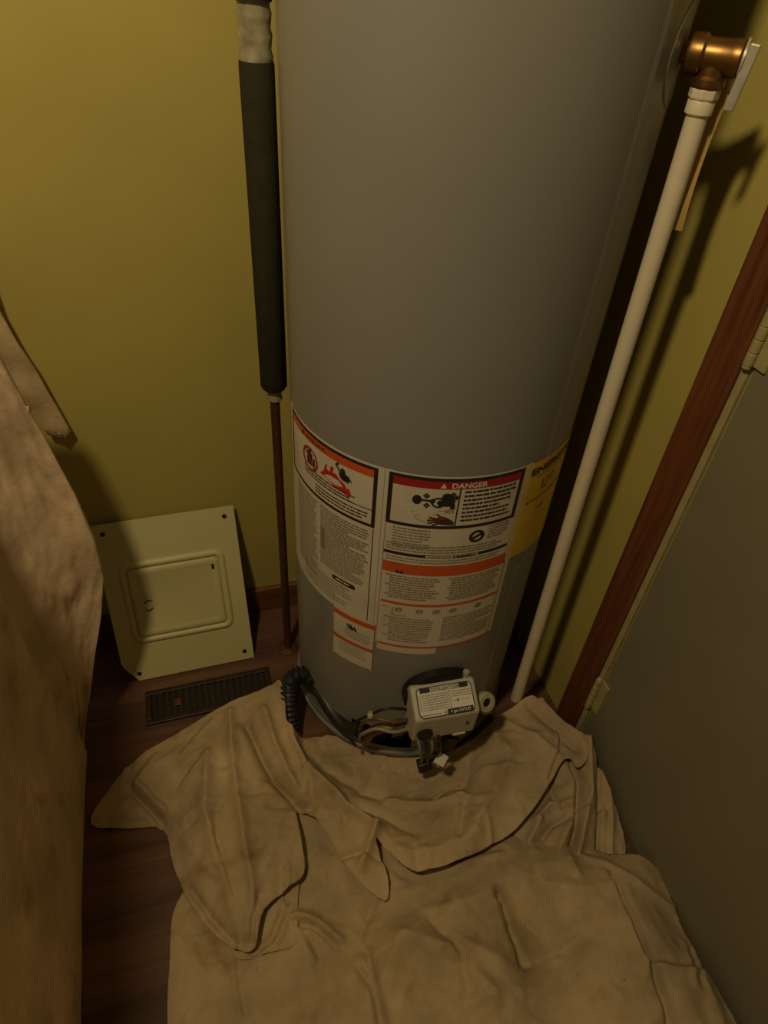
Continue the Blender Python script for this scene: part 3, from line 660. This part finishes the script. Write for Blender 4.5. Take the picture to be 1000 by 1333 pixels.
for x, y in ((0.020, phh-0.022), (pw-0.022, phh-0.022), (pw-0.020, 0.022), (0.033, 0.018)):
    b = MB(); b.lathe([(0.0052, 0.0012), (0.0052, 0.0027)], 16, PM @ Matrix.Translation((x, y, 0))); b.build('screw_hole', M['hole'], COV, smooth=True)

# ------------------------------------------------------------------ floor register
REG = empty('floor_register', (-0.03, 0.92, 0), 'dark bronze slotted floor register in front of the steel cover', 'register')
gx0, gx1, gy0, gy1 = -0.185, 0.092, 0.876, 0.962
b = MB(); zt = 0.007
b.box((gx0, gy0, 0.0), (gx1, gy0+0.012, zt)); b.box((gx0, gy1-0.012, 0.0), (gx1, gy1, zt)); b.box((gx0, gy0+0.012, 0), (gx0+0.012, gy1-0.012, zt)); b.box((gx1-0.012, gy0+0.012, 0), (gx1, gy1-0.012, zt))
b.build('frame', M['register'], REG, bevel=0.002)
b = MB(); b.box((gx0+0.012, gy0+0.012, 0.0002), (gx1-0.012, gy1-0.012, 0.001)); b.build('dark_duct', M['hole'], REG)
ns = 18; span = gx1-gx0-0.024
slat_me = None
for i in range(ns):
    x = gx0+0.012+span*(i+0.5)/ns
    if slat_me is None:
        s_ = MB(); s_.box((-0.0032, gy0+0.0125, 0.001), (0.0032, gy1-0.0125, 0.0058)); o = s_.build('slat', M['register'], None, bevel=0.001); slat_me = o.data; o.parent = REG
        bm_ = o.modifiers
    else:
        o = bpy.data.objects.new('slat', slat_me); COL.objects.link(o); o.parent = REG
    o.matrix_parent_inverse = Matrix.Translation(-Vector(REG.location)); o.location = (x, 0, 0)
b = MB(); b.box((gx0+0.06, gy0+0.034, 0.004), (gx0+0.075, gy0+0.05, 0.0075)); b.build('damper_lever', M['copper'], REG, bevel=0.001)

# ------------------------------------------------------------------ black corrugated gas connector
HOSE = empty('gas_connector', (0.10, 0.80, 0), 'black corrugated gas hose at the left foot of the tank', 'hose')
hp = catmull([(0.112, 0.772, 0.012), (0.113, 0.79, 0.045), (0.117, 0.815, 0.085), (0.126, 0.832, 0.118), (0.148, 0.832, 0.132), (0.17, 0.815, 0.122)], 22)
dense = hp; rad = [0.0175+0.003*math.sin(i*1.15) for i in range(len(dense))]
b = MB(); b.tube(dense, rad, 18); b.build('corrugated_tube', M['rubber'], HOSE, smooth=True, angle=80)
b = MB(); b.lathe([(0.019, 0), (0.021, 0.003), (0.021, 0.020), (0.018, 0.024)], 6, Matrix.Translation((0.112, 0.77, 0.0))); b.build('end_nut', M['brass'], HOSE, bevel=0.001)
b = MB(); b.tube(catmull([(0.168, 0.817, 0.123), (0.182, 0.790, 0.108), (0.196, 0.752, 0.094), (0.212, 0.715, 0.092), (0.236, 0.688, 0.110)], 8), 0.0145, 14); b.build('black_iron_pipe', M['rubber'], HOSE, smooth=True)

# ------------------------------------------------------------------ cloth tools
class Noise2:
    def __init__(s, seed): s.g = np.random.RandomState(seed).rand(256, 256)
    def __call__(s, x, y):
        xi = np.floor(x).astype(int); yi = np.floor(y).astype(int); fx = x-xi; fy = y-yi
        fx = fx*fx*fx*(fx*(fx*6-15)+10); fy = fy*fy*fy*(fy*(fy*6-15)+10)
        g = s.g; a = g[xi % 256, yi % 256]; b_ = g[(xi+1) % 256, yi % 256]; c = g[xi % 256, (yi+1) % 256]; d = g[(xi+1) % 256, (yi+1) % 256]
        return (a*(1-fx)+b_*fx)*(1-fy)+(c*(1-fx)+d*fx)*fy-0.5
def seg_dist(X, Y, poly, closed=False):
    best_ = np.full(X.shape, 1e9); bx = np.zeros(X.shape); by = np.zeros(X.shape)
    P = list(poly)+([poly[0]] if closed else [])
    for (x0, y0), (x1, y1) in zip(P[:-1], P[1:]):
        dx, dy = x1-x0, y1-y0; l2 = dx*dx+dy*dy+1e-12
        t_ = np.clip(((X-x0)*dx+(Y-y0)*dy)/l2, 0, 1); qx = x0+t_*dx; qy = y0+t_*dy
        d = np.hypot(X-qx, Y-qy); m = d < best_
        best_ = np.where(m, d, best_); bx = np.where(m, qx, bx); by = np.where(m, qy, by)
    return best_, bx, by
def inside(X, Y, poly):
    r = np.zeros(X.shape, bool); n_ = len(poly)
    for i in range(n_):
        x0, y0 = poly[i]; x1, y1 = poly[(i+1) % n_]
        c = ((y0 > Y) != (y1 > Y)) & (X < (x1-x0)*(Y-y0)/((y1-y0)+1e-15)+x0); r ^= c
    return r
class TPS:
    def __init__(s, P, lam=1e-5):
        P = np.array(P); s.x = P[:, 0]; s.y = P[:, 1]; n_ = len(P)
        K = s.k(np.hypot(s.x[:, None]-s.x[None], s.y[:, None]-s.y[None]))+lam*np.eye(n_)
        Q = np.stack([np.ones(n_), s.x, s.y], 1)
        A_ = np.block([[K, Q], [Q.T, np.zeros((3, 3))]]); sol = np.linalg.lstsq(A_, np.concatenate([P[:, 2], np.zeros(3)]), rcond=None)[0]
        s.w = sol[:n_]; s.a = sol[n_:]
    @staticmethod
    def k(r): return r*r*np.log(r+1e-9)
    def __call__(s, X, Y):
        out = s.a[0]+s.a[1]*X+s.a[2]*Y
        for w, x, y in zip(s.w, s.x, s.y): out = out+w*s.k(np.hypot(X-x, Y-y))
        return out
def smooth_poly(pts, n=5):
    V_ = [Vector((p[0], p[1], 0)) for p in pts]; m_ = len(V_); out = []
    for i in range(m_):
        a, b_, c, d = V_[i-1], V_[i], V_[(i+1) % m_], V_[(i+2) % m_]
        for k_ in range(n):
            t_ = k_/n; q = 0.5*((2*b_)+(c-a)*t_+(2*a-5*b_+4*c-d)*t_*t_+(3*b_-a-3*c+d)*t_**3); out.append((q.x, q.y))
    return out
def height_fn(ctrl, ridges, seed, wr=0.004, floor_fn=None, zmin=0.004):
    tps = TPS(ctrl); N0 = Noise2(seed); N1 = Noise2(seed+1); N2 = Noise2(seed+2)
    def f(X, Y):
        z = tps(X, Y)
        for poly, h, w in ridges:
            d, _, _ = seg_dist(X, Y, poly); z = z+h*(0.55*np.exp(-(d/w)**2)+0.55*np.exp(-d/(w*0.7)))
        wx = X+0.03*N2(X*9, Y*9); wy = Y+0.03*N1(X*8+5, Y*8)
        rg = (0.5-np.abs(N0(wx*17+3, wy*11+9))*2)          # soft creases
        rg2 = (0.5-np.abs(N1(wx*34+13, wy*41+2))*2)
        z = z+wr*rg+wr*0.45*rg2+wr*1.2*N2(wx*12, wy*12)+wr*0.25*N0(X*90, Y*90)
        z = np.maximum(z, zmin+0.0008*N0(X*40, Y*40))
        if floor_fn is not None: z = np.maximum(z, floor_fn(X, Y)+0.0045)
        return z
    return f
def cloth_sheet(name, outline, fn, cell, m, parent=None, thick=0.0025):
    xs = [p[0] for p in outline]; ys = [p[1] for p in outline]
    gx = np.arange(min(xs)-2*cell, max(xs)+2*cell, cell); gy = np.arange(min(ys)-2*cell, max(ys)+2*cell, cell)
    X, Y = np.meshgrid(gx, gy); ins = inside(X, Y, outline)
    d, bx, by = seg_dist(X, Y, outline, True)
    near = (~ins) & (d < cell*1.05)
    X2 = np.where(near, bx, X); Y2 = np.where(near, by, Y); keep = ins | near
    Z = fn(X2, Y2)
    idx = -np.ones(X.shape, int); idx[keep] = np.arange(keep.sum())
    q = np.stack([idx[:-1, :-1], idx[:-1, 1:], idx[1:, 1:], idx[1:, :-1]], -1).reshape(-1, 4)
    inq = (ins[:-1, :-1].astype(int)+ins[:-1, 1:]+ins[1:, 1:]+ins[1:, :-1]).reshape(-1)
    q = q[(q.min(1) >= 0) & (inq > 0)]
    V_ = np.stack([X2[keep], Y2[keep], Z[keep]], 1)
    used = np.unique(q); rm = -np.ones(len(V_), int); rm[used] = np.arange(len(used)); V_ = V_[used]; q = rm[q]
    me = bpy.data.meshes.new(name); me.from_pydata(V_.tolist(), [], q.tolist()); me.validate(); me.update()
    o = link(name, me, m, parent, True)
    so = o.modifiers.new('thickness', 'SOLIDIFY'); so.thickness = thick; so.offset = -1
    return o
def creases(outline, count, seed, centre, h=(0.003, 0.008), w=(0.005, 0.011), ln=(0.05, 0.16), radial_bias=0.6):
    g = random.Random(seed); xs = [p[0] for p in outline]; ys = [p[1] for p in outline]; out = []
    while len(out) < count:
        x, y = g.uniform(min(xs), max(xs)), g.uniform(min(ys), max(ys))
        if not inside(np.array([x]), np.array([y]), [(p[0], p[1]) for p in outline])[0]: continue
        a = math.atan2(y-centre[1], x-centre[0]) if g.random() < radial_bias else g.uniform(0, math.pi)
        a += g.gauss(0, 0.35); l = g.uniform(*ln); pts = []
        cx, cy = x, y
        for _ in range(6):
            pts.append((cx, cy)); cx += math.cos(a)*l/5; cy += math.sin(a)*l/5; a += g.gauss(0, 0.16)
        hh = g.uniform(*h)*(1 if g.random() < 0.55 else -1); ww = g.uniform(*w)
        out.append((pts, hh, ww))
        if g.random() < 0.5:                                   # a matching valley beside the ridge
            out.append(([(px-math.sin(a)*ww*1.6, py+math.cos(a)*ww*1.6) for px, py in pts], -hh*0.8, ww*0.8))
    return out
def P3(L_): return [tuple(at(x, y, z)) for x, y, z in L_]
def P2(L_, z): return [tuple(at(x, y, z)[:2]) for x, y in L_]

# ------------------------------------------------------------------ canvas lying in front
O2p = P3([(246, 1156, 0.006), (234, 1168, 0.005), (224, 1195, 0.004), (221, 1250, 0.004), (218, 1333, 0.004)])+[(-0.18, 0.1, 0.004), (-0.17, -0.16, 0.004), (0.1, -0.18, 0.004), (0.4, -0.18, 0.03), (0.64, -0.16, 0.04), (0.694, -0.05, 0.05), (0.696, 0.08, 0.05), (0.697, 0.2, 0.035)]
O2p += P3([(862, 1140, 0.045), (832, 1114, 0.050), (790, 1112, 0.045)])+[(0.60, 0.40, 0.015), (0.54, 0.44, 0.010), (0.45, 0.53, 0.006), (0.32, 0.62, 0.004), (0.18, 0.68, 0.004), (0.04, 0.64, 0.004), (-0.02, 0.56, 0.004), (-0.08, 0.52, 0.004)]
C2 = O2p+P3([(700, 1130, 0.07), (640, 1150, 0.05), (745, 1122, 0.07), (740, 1180, 0.085), (810, 1180, 0.085), (850, 1230, 0.09), (900, 1300, 0.09), (760, 1310, 0.060), (650, 1250, 0.040), (685, 1215, 0.035),
   (560, 1205, 0.040), (510, 1260, 0.050), (450, 1320, 0.03), (400, 1240, 0.016), (300, 1300, 0.010), (300, 1200, 0.008), (420, 1150, 0.016), (560, 1150, 0.014), (600, 1150, 0.03), (480, 1180, 0.014), (440, 1220, 0.012), (380, 1320, 0.01), (600, 1320, 0.055), (350, 1120, 0.004), (450, 1080, 0.006)])
R2 = [(P2([(652, 1160), (668, 1190), (690, 1240)], 0.06), -0.026, 0.010), (P2([(690, 1246), (730, 1238), (770, 1205)], 0.06), -0.016, 0.018),
      (P2([(800, 1140), (822, 1190), (850, 1262), (872, 1333)], 0.08), -0.014, 0.008), (P2([(790, 1135), (812, 1190), (838, 1262)], 0.08), 0.008, 0.015),
      (P2([(490, 1290), (520, 1225), (560, 1190), (640, 1165)], 0.04), 0.014, 0.03), (P2([(495, 1333), (485, 1290), (470, 1260)], 0.04), -0.010, 0.008),
      (P2([(388, 1192), (415, 1200), (442, 1224)], 0.016), 0.012, 0.010), (P2([(386, 1200), (413, 1209), (440, 1232)], 0.016), -0.016, 0.004), (P2([(309, 1250), (313, 1290), (319, 1318)], 0.01), -0.010, 0.0035), (P2([(303, 1250), (307, 1290), (313, 1318)], 0.01), 0.004, 0.006),
      (P2([(560, 1240), (600, 1225), (650, 1250)], 0.05), 0.01, 0.02), (P2([(620, 1300), (700, 1290), (760, 1260)], 0.05), 0.008, 0.025), (P2([(900, 1180), (915, 1260), (940, 1333)], 0.07), 0.008, 0.02)]
R2 = [(p_, h_*1.5, w_) for p_, h_, w_ in R2]
R2 += creases(O2p, 46, 8, (0.45, 0.1), h=(0.003, 0.009), w=(0.006, 0.016), ln=(0.06, 0.22), radial_bias=0.35)
R2 += [(P2([(478, 1230), (486, 1270), (500, 1333)], 0.045), -0.016, 0.007), (P2([(520, 1215), (585, 1235), (640, 1290)], 0.05), 0.012, 0.016), (P2([(560, 1195), (600, 1240), (610, 1290)], 0.05), -0.012, 0.012),
       (P2([(700, 1150), (760, 1160), (800, 1150)], 0.08), 0.008, 0.014), (P2([(655, 1172), (700, 1215), (722, 1243)], 0.06), 0.014, 0.010), (P2([(740, 1225), (790, 1190)], 0.07), 0.010, 0.012)]
F2 = height_fn(C2, R2, 21, 0.006)
o = cloth_sheet('drop_cloth', smooth_poly(O2p), F2, 0.0038, M['canvas'])
tag(o, 'stained beige canvas drop cloth spread in front, lumpy beside the door', 'drop cloth', 'canvas drop cloths')

# ------------------------------------------------------------------ canvas bunched round the heater foot
O1p = P3([(118, 1073, 0.004), (165, 1079, 0.006), (212, 1080, 0.008), (226, 1128, 0.016), (250, 1182, 0.022), (285, 1222, 0.026), (318, 1240, 0.032), (334, 1228, 0.036), (345, 1184, 0.048), (372, 1158, 0.048), (396, 1135, 0.046), (392, 1090, 0.050), (386, 1050, 0.042),
   (410, 1064, 0.046), (432, 1095, 0.044), (458, 1138, 0.038), (501, 1174, 0.026), (505, 1146, 0.034), (497, 1118, 0.044), (488, 1090, 0.050), (504, 1107, 0.053), (520, 1124, 0.054), (541, 1134, 0.054), (572, 1130, 0.056), (606, 1117, 0.058), (640, 1100, 0.060), (668, 1082, 0.064), (692, 1056, 0.072), (712, 1026, 0.082), (730, 994, 0.094), (742, 986, 0.098), (752, 1000, 0.10),
   (766, 985, 0.10), (758, 958, 0.105), (738, 942, 0.105), (712, 915, 0.105), (690, 905, 0.105), (668, 920, 0.085), (648, 934, 0.070), (622, 956, 0.048), (588, 976, 0.026), (532, 985, 0.012), (480, 975, 0.012), (440, 958, 0.014), (414, 958, 0.016), (392, 960, 0.03), (374, 945, 0.06), (370, 915, 0.075), (362, 893, 0.085),
   (334, 902, 0.07), (300, 914, 0.05), (260, 937, 0.03), (215, 965, 0.02), (170, 992, 0.012), (138, 1032, 0.006)])
C1 = O1p+P3([(165, 1040, 0.012), (205, 1000, 0.035), (208, 1050, 0.03), (300, 960, 0.062), (260, 1000, 0.05), (300, 1060, 0.065), (350, 1080, 0.06), (345, 1150, 0.055), (290, 1150, 0.055), (250, 1100, 0.05), (320, 1210, 0.044), (340, 1020, 0.055),
   (430, 1050, 0.056), (480, 1100, 0.050), (410, 1010, 0.058), (640, 1000, 0.080), (600, 1060, 0.064), (545, 1100, 0.052), (660, 1050, 0.074), (700, 980, 0.100),
   (500, 1015, 0.010), (560, 1035, 0.018), (450, 1000, 0.022), (490, 1050, 0.030), (530, 1060, 0.030), (600, 1000, 0.038)])
Z1 = 0.05
R1 = [(P2([(366, 900), (384, 965), (408, 1010), (450, 1048), (490, 1078)], Z1), 0.016, 0.012), (P2([(395, 960), (425, 1000), (470, 1022), (500, 1030)], Z1), -0.008, 0.014),
      (P2([(322, 948), (340, 985), (358, 1015), (395, 1050)], Z1), -0.016, 0.010), (P2([(345, 935), (365, 985), (385, 1025)], Z1), 0.010, 0.010),
      (P2([(300, 930), (305, 1000), (318, 1090), (330, 1160), (334, 1222)], Z1), 0.010, 0.012), (P2([(338, 1165), (331, 1195), (328, 1225)], Z1), -0.009, 0.006), (P2([(282, 1090), (300, 1150), (320, 1225)], Z1), -0.007, 0.008),
      (P2([(270, 985), (268, 1060), (290, 1130), (318, 1215)], Z1), 0.010, 0.013), (P2([(246, 1150), (275, 1192), (305, 1224)], Z1), -0.008, 0.006),
      (P2([(165, 1022), (190, 1050), (212, 1072)], 0.015), -0.010, 0.006), (P2([(178, 1022), (200, 1046), (216, 1060)], 0.02), 0.010, 0.008),
      (P2([(612, 990), (606, 1040), (598, 1090)], 0.05), -0.008, 0.012), (P2([(640, 960), (660, 990), (640, 1040), (612, 1085)], 0.065), 0.008, 0.018),
      (P2([(505, 1042), (545, 1048), (600, 1046)], 0.02), 0.008, 0.010), (P2([(566, 1040), (575, 1032), (600, 1030)], 0.02), -0.010, 0.006), (P2([(455, 1050), (500, 1062), (540, 1085)], 0.035), -0.008, 0.010),
      (P2([(470, 1130), (482, 1102), (488, 1085)], 0.035), 0.014, 0.010), (P2([(440, 1120), (470, 1112), (495, 1120)], 0.03), -0.008, 0.008),
      (P2([(520, 1110), (560, 1112), (620, 1092)], 0.045), 0.006, 0.014), (P2([(690, 915), (720, 945), (748, 972)], 0.1), -0.008, 0.012), (P2([(655, 935), (690, 960), (725, 985)], 0.09), 0.007, 0.014)]
R1 = [(p_, h_*1.7, w_) for p_, h_, w_ in R1]
R1 += creases(O1p, 44, 3, (AX, AY), h=(0.003, 0.008), w=(0.005, 0.012), ln=(0.05, 0.17), radial_bias=0.6)
F1 = height_fn(C1, R1, 5, 0.0065, floor_fn=lambda X, Y: np.where(inside(X, Y, [(p[0], p[1]) for p in O2p]) & (X < 0.47), F2(X, Y), -1.0))
o = cloth_sheet('drop_cloth', smooth_poly(O1p, 4), F1, 0.003, M['canvas'])
tag(o, 'stained beige canvas drop cloth bunched around the foot of the water heater', 'drop cloth', 'canvas drop cloths')
heap = o
# the gathered folds beside the door, tucked under the main spread
O3p = P3([(640, 1080, 0.02), (690, 1010, 0.045), (730, 960, 0.085), (752, 952, 0.095), (768, 966, 0.095), (780, 990, 0.085), (792, 1026, 0.06), (806, 1062, 0.035), (815, 1110, 0.010), (800, 1150, 0.006), (740, 1165, 0.008), (680, 1160, 0.008), (650, 1120, 0.010)])
C3 = O3p+P3([(720, 1020, 0.050), (745, 1030, 0.070), (700, 1090, 0.042), (745, 1090, 0.055), (768, 1030, 0.080), (790, 1095, 0.030), (715, 1055, 0.045), (690, 1110, 0.03), (730, 1120, 0.035)])
R3 = [(P2([(738, 985), (752, 1020), (752, 1070), (742, 1125)], 0.06), -0.024, 0.007), (P2([(762, 972), (768, 1030), (760, 1090), (752, 1130)], 0.07), 0.016, 0.009), (P2([(776, 985), (780, 1040), (785, 1110)], 0.06), -0.018, 0.006), (P2([(788, 1010), (798, 1060), (802, 1110)], 0.05), 0.008, 0.008),
      (P2([(698, 1066), (715, 1048), (740, 1050)], 0.05), 0.016, 0.009), (P2([(700, 1125), (703, 1095), (718, 1075), (735, 1068)], 0.045), -0.016, 0.007), (P2([(688, 1125), (690, 1092), (702, 1070)], 0.045), 0.014, 0.008), (P2([(725, 1130), (730, 1100), (742, 1075)], 0.05), 0.012, 0.008), (P2([(715, 1015), (722, 1040), (740, 1060)], 0.05), -0.012, 0.008)]
R3 += creases(O3p, 10, 6, (0.6, 0.9), h=(0.003, 0.007), w=(0.004, 0.008), ln=(0.05, 0.12), radial_bias=0.8)
F3 = height_fn(C3, R3, 41, 0.004)
cloth_sheet('side_folds', smooth_poly(O3p), F3, 0.003, M['canvas'], heap)
# turned-under hem below the left fold
O4p = P3([(300, 1225, 0.012), (322, 1180, 0.014), (350, 1140, 0.018), (378, 1120, 0.020), (389, 1140, 0.020), (387, 1190, 0.018), (386, 1228, 0.018), (352, 1240, 0.018), (320, 1249, 0.016), (305, 1244, 0.013)])
F4 = height_fn(O4p+P3([(350, 1190, 0.024), (362, 1215, 0.022)]), [(P2([(330, 1238), (352, 1225), (372, 1175)], 0.02), -0.010, 0.006), (P2([(345, 1238), (366, 1220), (380, 1180)], 0.02), 0.006, 0.006)], 51, 0.002)
cloth_sheet('turned_hem', smooth_poly(O4p, 3), F4, 0.003, M['canvas'], heap)

# ------------------------------------------------------------------ canvas hanging at the left edge
edge_px = [(0, 470), (50, 560), (100, 650), (124, 705), (135, 752), (132, 800), (124, 850), (113, 925), (105, 980)]
EY = [0.905, 0.905, 0.905, 0.903, 0.90, 0.895, 0.885, 0.862, 0.842]
ed = [on_y(x, y, Yv) for (x, y), Yv in zip(edge_px, EY)]
ed = [np.array([ed[0][0]-0.05, 0.905, 1.16])]+ed
zz = np.array([e[2] for e in ed])[::-1]; ex = np.array([e[0] for e in ed])[::-1]; ey = np.array([e[1] for e in ed])[::-1]
FX = -0.307
NZ = Noise2(77); NZ2 = Noise2(78)
rows = np.linspace(0.0, 1.0, 165)
ycols = np.concatenate([np.linspace(-0.42, 0.45, 60), np.linspace(0.45, 0.838, 70)[1:]])
V_ = []; ncol = None
def ztop(Yc): return 0.885+0.23*min(1.0, max(0.0, (0.72-Yc)/0.28))
for tz in rows:
    z = 0.004+tz*(ztop(0.84)-0.004)
    E_x = np.interp(z, zz, ex); E_y = np.interp(z, zz, ey)
    line = []
    for Yc in ycols:
        zc = 0.004+tz*(ztop(Yc)-0.004)
        fade = min(1, max(0, (zc-0.12)/0.35))
        fold = 0.026*math.exp(-((Yc-0.742-0.02*zc)/0.040)**2)*fade*(1-0.7*tz)+0.010*math.exp(-((Yc-0.55)/0.05)**2)*fade
        lean = (0.022*min(1, max(0, (0.80-Yc)/0.35))-0.010)*tz
        line.append((FX+fold+lean+0.006*float(NZ(np.array(Yc*7.0+9), np.array(zc*2.0))), Yc, zc))
    x0, y0 = line[-1][0], line[-1][1]
    for i in range(1, 45):
        k = i/44
        bow = 0.022*math.sin(k*math.pi)*(0.4+0.6*min(1, z/0.4))
        lift = 0.018*float(NZ2(np.array(k*3.0+z*2.5+4), np.array(z*6.0-k*1.5+2)))+0.007*float(NZ(np.array(k*7.0+z*6+30), np.array(z*16.0-k*4)))+0.003*float(NZ2(np.array(k*16.0+z*9+60), np.array(z*34.0-k*8+9)))
        line.append((x0+(E_x-x0)*k, y0+(E_y-y0)*k+bow+lift*min(1, k*4), z))
    for i in range(1, 9):                                     # the hem rolls back behind the edge
        k = i/8; w = (E_x-FX); w = max(w, 0.01)
        line.append((E_x-0.35*w*k*k, E_y+0.035*k+0.01*math.sin(k*3), z))
    ncol = len(line); V_ += line
# top turns over the thing it covers
top = [V_[(len(rows)-1)*ncol+i] for i in range(ncol)]
for s_ in range(1, 12):
    k = s_/11
    V_ += [(x-0.45*k, y, z+0.012*math.sin(min(1, k*3)*math.pi/2)) for x, y, z in top]
nr = len(rows)+11
q = [(r*ncol+c, r*ncol+c+1, (r+1)*ncol+c+1, (r+1)*ncol+c) for r in range(nr-1) for c in range(ncol-1)]
me = bpy.data.meshes.new('drop_cloth'); me.from_pydata([tuple(map(float, v_)) for v_ in V_], [], q); me.validate(); me.update()
o = link('drop_cloth', me, M['canvas_pale'], None, True)
so = o.modifiers.new('thickness', 'SOLIDIFY'); so.thickness = 0.003; so.offset = -1
tag(o, 'pale beige canvas drop cloth hanging upright at the left edge', 'drop cloth', 'canvas drop cloths')

# ------------------------------------------------------------------ strap hanging against the wall
ST = empty('hanging_strap', (-0.235, WY-0.02, 1.40), 'worn tan strap hanging down the wall above the steel cover', 'strap')
b = MB(); vs = []; rws = 60
for i in range(rws+1):
    k = i/rws; z = 0.592+0.82*k; hw = 0.0205*min(1, math.sqrt(max(0.02, 1-(1-min(1, (z-0.592)/0.016))**2)))
    xc = -0.2245-0.055*((z-0.59)/0.27) if z < 0.86 else -0.2795-0.02*(z-0.86)
    yc = WY-0.026-0.006*math.sin(z*9)+0.002*math.sin(z*70)
    hw *= 1.0+0.05*math.sin(z*37)
    for s_ in (-1, -0.5, 0.5, 1): vs.append((xc+hw*s_, yc-(0.003 if abs(s_) < 1 else 0.0), z))
    for s_ in (1, 0.5, -0.5, -1): vs.append((xc+hw*s_, yc+0.005+(0.001 if abs(s_) < 1 else 0), z))
fs = []
for i in range(rws):
    for a in range(8): fs.append((8*i+a, 8*i+(a+1) % 8, 8*i+8+(a+1) % 8, 8*i+8+a))
fs += [tuple(reversed(range(8))), tuple(8*rws+a for a in range(8))]
b.add(vs, fs); b.build('webbing', M['strap'], ST, smooth=True, angle=60)
b = MB(); b.lathe([(0.004, 0), (0.0052, 0.001), (0.0052, 0.003), (0.004, 0.004)], 14, frame_m((-0.2265, WY-0.0285, 0.606), (1, 0, 0), (0, 0, 1), (0, -1, 0))); b.build('eyelet', M['steel'], ST, smooth=True)
b = MB(); b.tube(catmull([(-0.290, WY+0.001, 1.43), (-0.290, WY-0.03, 1.43), (-0.290, WY-0.04, 1.42), (-0.290, WY-0.038, 1.40)], 6), 0.003, 8); b.build('hook', M['steel'], ST, smooth=True)
